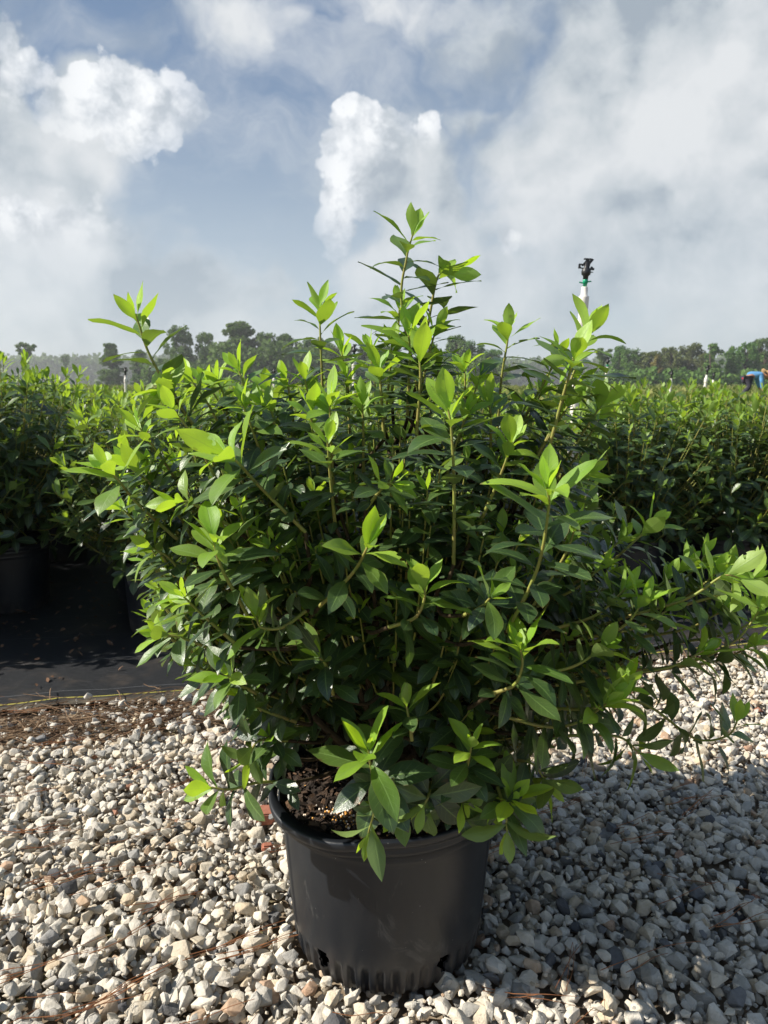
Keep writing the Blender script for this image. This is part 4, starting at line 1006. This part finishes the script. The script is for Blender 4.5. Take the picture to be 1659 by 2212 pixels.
for a in [
 (52, 738, 27, 'umbrella', 'pine', 190, 'lone round topped pine at the far left above the hedge', G1, 0),
 (140, 765, 14, 'umbrella', 'pine', 330, 'tiny distant pine top just right of the lone round topped pine', G1, 1),
 (238, 742, 27, 'pine', 'pine', 190, 'dark pine left of the leftmost tall shoot', G1, 1),
 (300, 756, 22, 'pine', 'pine', 200, 'low pine half hidden behind the leftmost tall shoot', G1, 2),
 (387, 703, 38, 'broad', 'pine', 180, 'tall rounded pine just right of the leftmost tall shoot', G1, 1),
 (442, 714, 26, 'broad', 'pine', 180, 'slim round headed pine between the tall rounded pine and the highest one', G1, 2),
 (516, 694, 46, 'pine', 'pine', 175, 'highest and broadest pine of the left group', G1, 0),
 (568, 716, 42, 'broad', 'pine', 175, 'dense green tree directly right of the highest pine', G1, 0),
 (612, 722, 34, 'pine', 'pine', 178, 'dark pointed pine left of the punctured leaf shoot', G1, 2),
 (655, 730, 34, 'broad', 'pine', 180, 'low dense tree behind the punctured leaf shoot', G1, 1),
 (612, 735, 40, 'broad', 'pine', 185, 'shadowy tree behind the dark pointed pine left of the middle', G1, 0),
 (700, 738, 38, 'broad', 'pine', 186, 'dense tree right behind the stem of the punctured leaf shoot', G1, 2),
 (840, 742, 40, 'broad', 'pine', 182, 'dark tree glimpsed between the middle shoot leaves', G1, 1),
 (925, 740, 40, 'broad', 'pine', 184, 'dark tree glimpsed behind the base of the tallest shoot', G1, 0),
 (742, 744, 36, 'broad', 'olive', 170, 'greyish thin leaved tree between the punctured shoot and the riser', G1, 2),
 (790, 745, 30, 'pine', 'pine', 175, 'pine behind the middle shoots just right of the riser', G1, 0),
 (985, 722, 40, 'broad', 'pine', 175, 'pine showing right of the tallest shoot', G1, 0),
 (1025, 735, 34, 'broad', 'broad', 178, 'green broadleaf tree right of the pine by the tallest shoot', G1, 1),
 (1065, 752, 30, 'broad', 'broad', 180, 'lower green tree behind the thin shoot right of the middle', G1, 2),
 (1302, 750, 22, 'umbrella', 'pine', 165, 'dark round tree at the left end of the right wood', G2, 2),
 (1340, 745, 26, 'broad', 'broad', 168, 'green tree second from the left end of the right wood', G2, 0),
 (1368, 752, 30, 'broad', 'broad', 160, 'light green rounded tree behind the black headed riser', G2, 1),
 (1408, 757, 34, 'broad', 'olive', 158, 'olive tree left of the yellow vine covered one', G2, 2),
 (1420, 765, 14, 'poplar', 'vine', 150, 'slim tree covered with yellowing vine', G2, 0),
 (1447, 748, 34, 'broad', 'olive', 162, 'brownish green domed tree above the leftmost thin riser', G2, 0),
 (1492, 741, 42, 'broad', 'olive', 165, 'widest domed tree of the right wood', G2, 1),
 (1527, 760, 24, 'broad', 'olive', 155, 'dull tree between the widest dome and the tall light one', G2, 2),
 (1545, 740, 20, 'poplar', 'broad', 150, 'tall light green tree with two pointed tops', G2, 1),
 (1580, 748, 15, 'poplar', 'broad', 152, 'slender light green tree with sky on both sides', G2, 2),
 (1615, 738, 34, 'broad', 'broad', 155, 'full green tree above the bending worker', G2, 0),
 (1655, 728, 40, 'broad', 'pine', 160, 'highest dark tree at the right edge of the photo', G2, 2),
 (1705, 735, 40, 'broad', 'broad', 160, 'green tree cut off by the right edge of the photo', G2, 1)]:
    tree(*a)

def belt(name, label, x0, x1, Y, topf, col, n, s0, seed):
    r = np.random.default_rng(seed); px = r.uniform(x0, x1, n)
    top = np.array([topf(v) for v in px]); zb = float(terrain_z(0, Y))
    h = (838 - top) / F * Y + H - zb
    x = (px - 829.5) / F * Y; z = zb + h * (1 - (1 - r.random(n)) ** 0.8 * 1.0); z = zb + h * r.random(n) ** .8
    y = Y + r.uniform(-1, 1, n) * 0.04 * Y
    c = np.stack([x, y, z], 1); s = s0 * r.uniform(.6, 1.4, n)
    d = nrm(r.normal(size=(n, 3))); w = nrm(np.cross(d, r.normal(size=(n, 3))))
    V = np.stack([c - w * s[:, None], c + d * s[:, None], c + w * s[:, None], c - d * s[:, None]], 1).reshape(-1, 3)
    cl = np.array([0.5 + 0.5 * math.sin(v * .21 + math.sin(v * .07) * 3) for v in px]) * .6 + r.random(n) * .4
    o = link_mesh(name, mesh_np(name, V, np.arange(n * 4).reshape(-1, 4), False, {'rnd': np.repeat(cl, 4)}), M[col]); tag(o, label, 'wood', kind='stuff')
belt('distant_wood', 'bluish far wood forming a low dark line on the horizon', -700, 2400, 620,
     lambda v: 776 + 3 * math.sin(v * .13) + 3 * math.sin(v * .31 + 1) + 2 * math.sin(v * .83) + 2.5 * math.sin(v * 1.7) + (6 if 1080 < v < 1280 else 0), 'pine', 60000, 1.6, 1)
belt('thicket', 'green undergrowth along the foot of the trees', 1270, 2300, 152, lambda v: 808 + 7 * math.sin(v * .09) + 5 * math.sin(v * .23), 'broad', 16000, .38, 2)
belt('pine_thicket', 'dark undergrowth below the pines on the left', 330, 1090, 172, lambda v: (752 if 470 < v < 720 else 785) + 9 * math.sin(v * .06) + 5 * math.sin(v * .43) + 5 * math.sin(v * .17), 'pine', 16000, .42, 3)

# ------------------------------------------------------------------ the worker
def skin_obj(name, verts, edges, radii, m, parent, sub=2):
    me = bpy.data.meshes.new(name); me.from_pydata([tuple(v) for v in verts], edges, [])
    o = link_mesh(name, me, m, parent)
    md = o.modifiers.new('skin', 'SKIN'); md.use_smooth_shade = True
    for v, r in zip(me.skin_vertices[0].data, radii): v.radius = (r, r) if not isinstance(r, tuple) else r
    me.skin_vertices[0].data[0].use_root = True
    s = o.modifiers.new('sub', 'SUBSURF'); s.levels = sub; s.render_levels = sub
    return o
def build_worker():
    Y = 28.0; p0 = at(1613, 838, Y); zb = float(terrain_z(0, Y))
    root = empty('person', (p0[0], Y, zb))
    tag(root, 'person in a blue shirt and straw hat bending over the field at the right edge', 'person')
    # facing +x, bent at the hips, one arm reaching to the ground
    pel = (0, 0, .70); ch = (.30, 0, .82); nk = (.50, 0, .80); hd = (.64, 0, .76)
    V = [pel, (.15, 0, .78), ch, nk, (.57, 0, .78), hd, (.72, 0, .73),
         (.40, .17, .79), (.46, .20, .54), (.54, .19, .31), (.56, .19, .23),
         (.40, -.17, .79), (.42, -.22, .52), (.46, -.21, .28), (.48, -.21, .20),
         (-.02, .10, .64), (.16, .12, .38), (-.04, .12, .10), (.10, .12, .04),
         (-.02, -.10, .64), (.04, -.12, .36), (-.20, -.12, .10), (-.08, -.12, .04)]
    E = [(0, 1), (1, 2), (2, 3), (3, 4), (4, 5), (5, 6), (2, 7), (7, 8), (8, 9), (9, 10), (2, 11), (11, 12), (12, 13), (13, 14), (0, 15), (15, 16), (16, 17), (17, 18), (0, 19), (19, 20), (20, 21), (21, 22)]
    Rr = [.14, .14, .15, .06, .055, .10, .075, .06, .047, .036, .03, .06, .047, .036, .03, .095, .065, .045, .04, .095, .065, .045, .04]
    # fingers
    for sgn, w in ((1, 10), (-1, 14)):
        b = np.array(V[w]); root_i = len(V); 
        for k in range(4):
            a = b + [.025, (k - 1.5) * .018, -.05]; c = a + [.012, 0, -.035 - .006 * (1.5 - abs(k - 1.5))]
            V += [tuple(a), tuple(c)]; E += [(w, len(V) - 2), (len(V) - 2, len(V) - 1)]; Rr += [.009, .008]
        a = b + [-.02, sgn * -.03, -.03]; c = a + [-.004, 0, -.03]; V += [tuple(a), tuple(c)]; E += [(w, len(V) - 2), (len(V) - 2, len(V) - 1)]; Rr += [.010, .009]
    skin_obj('body', V, E, Rr, M['skin'], root)
    sv_ = V[:4] + [V[7], V[8], V[9], V[11], V[12], V[13]]
    skin_obj('shirt', sv_, [(0, 1), (1, 2), (2, 3), (2, 4), (4, 5), (5, 6), (2, 7), (7, 8), (8, 9)], [.165, .17, .185, .085, .09, .07, .055, .09, .07, .055], M['shirt'], root)
    tv = [V[0], V[15], V[16], V[17], V[19], V[20], V[21]]
    skin_obj('trousers', tv, [(0, 1), (1, 2), (2, 3), (0, 4), (4, 5), (5, 6)], [.155, .12, .09, .075, .12, .09, .075], M['trousers'], root)
    skin_obj('waist_bag', [(-.10, 0, .66), (-.16, 0, .60)], [(0, 1)], [.10, .09], M['red_cloth'], root)
    bm = bmesh.new(); rings = []
    for (r, z) in [(.001, .13), (.06, .128), (.095, .11), (.105, .04), (.11, .01), (.17, -.01), (.235, -.035), (.232, -.04), (.11, .0)]:
        rings.append([bm.verts.new((r * math.cos(a), r * math.sin(a), z)) for a in np.linspace(0, 2 * math.pi, 24, endpoint=False)])
    for A, B in zip(rings, rings[1:]):
        for k in range(24): f = bm.faces.new((A[k], A[(k + 1) % 24], B[(k + 1) % 24], B[k])); f.smooth = True
    me = bpy.data.meshes.new('hat'); bm.to_mesh(me); bm.free()
    h = link_mesh('hat', me, M['hat'], root, (hd[0] + .03, 0, hd[2] + .06)); h.rotation_euler = (0, R(62), 0)
    skin_obj('hair', [(.60, 0, .82), (.66, 0, .83)], [(0, 1)], [.095, .085], M['hair'], root)
build_worker()

# ------------------------------------------------------------------ the damp air
bm = bmesh.new(); bmesh.ops.create_cube(bm, size=1, matrix=Matrix.Translation((0, 570, 18.8)) @ Matrix.Diagonal((2360, 1240, 40, 1)))
me = bpy.data.meshes.new('haze'); bm.to_mesh(me); bm.free()
hm = bpy.data.materials.new('haze'); hm.use_nodes = True; hg = N(hm.node_tree)
pv = hg.n('ShaderNodeVolumePrincipled', {'Color': (0.95, 0.97, 0.99, 1), 'Density': 0.0006, 'Anisotropy': 0.2})
ho = hg.t.nodes.new('ShaderNodeOutputMaterial'); hg.t.links.new(pv.outputs[0], ho.inputs['Volume'])
tag(link_mesh('haze', me, hm), 'thin bluish haze veiling the distant trees', 'haze', kind='stuff')
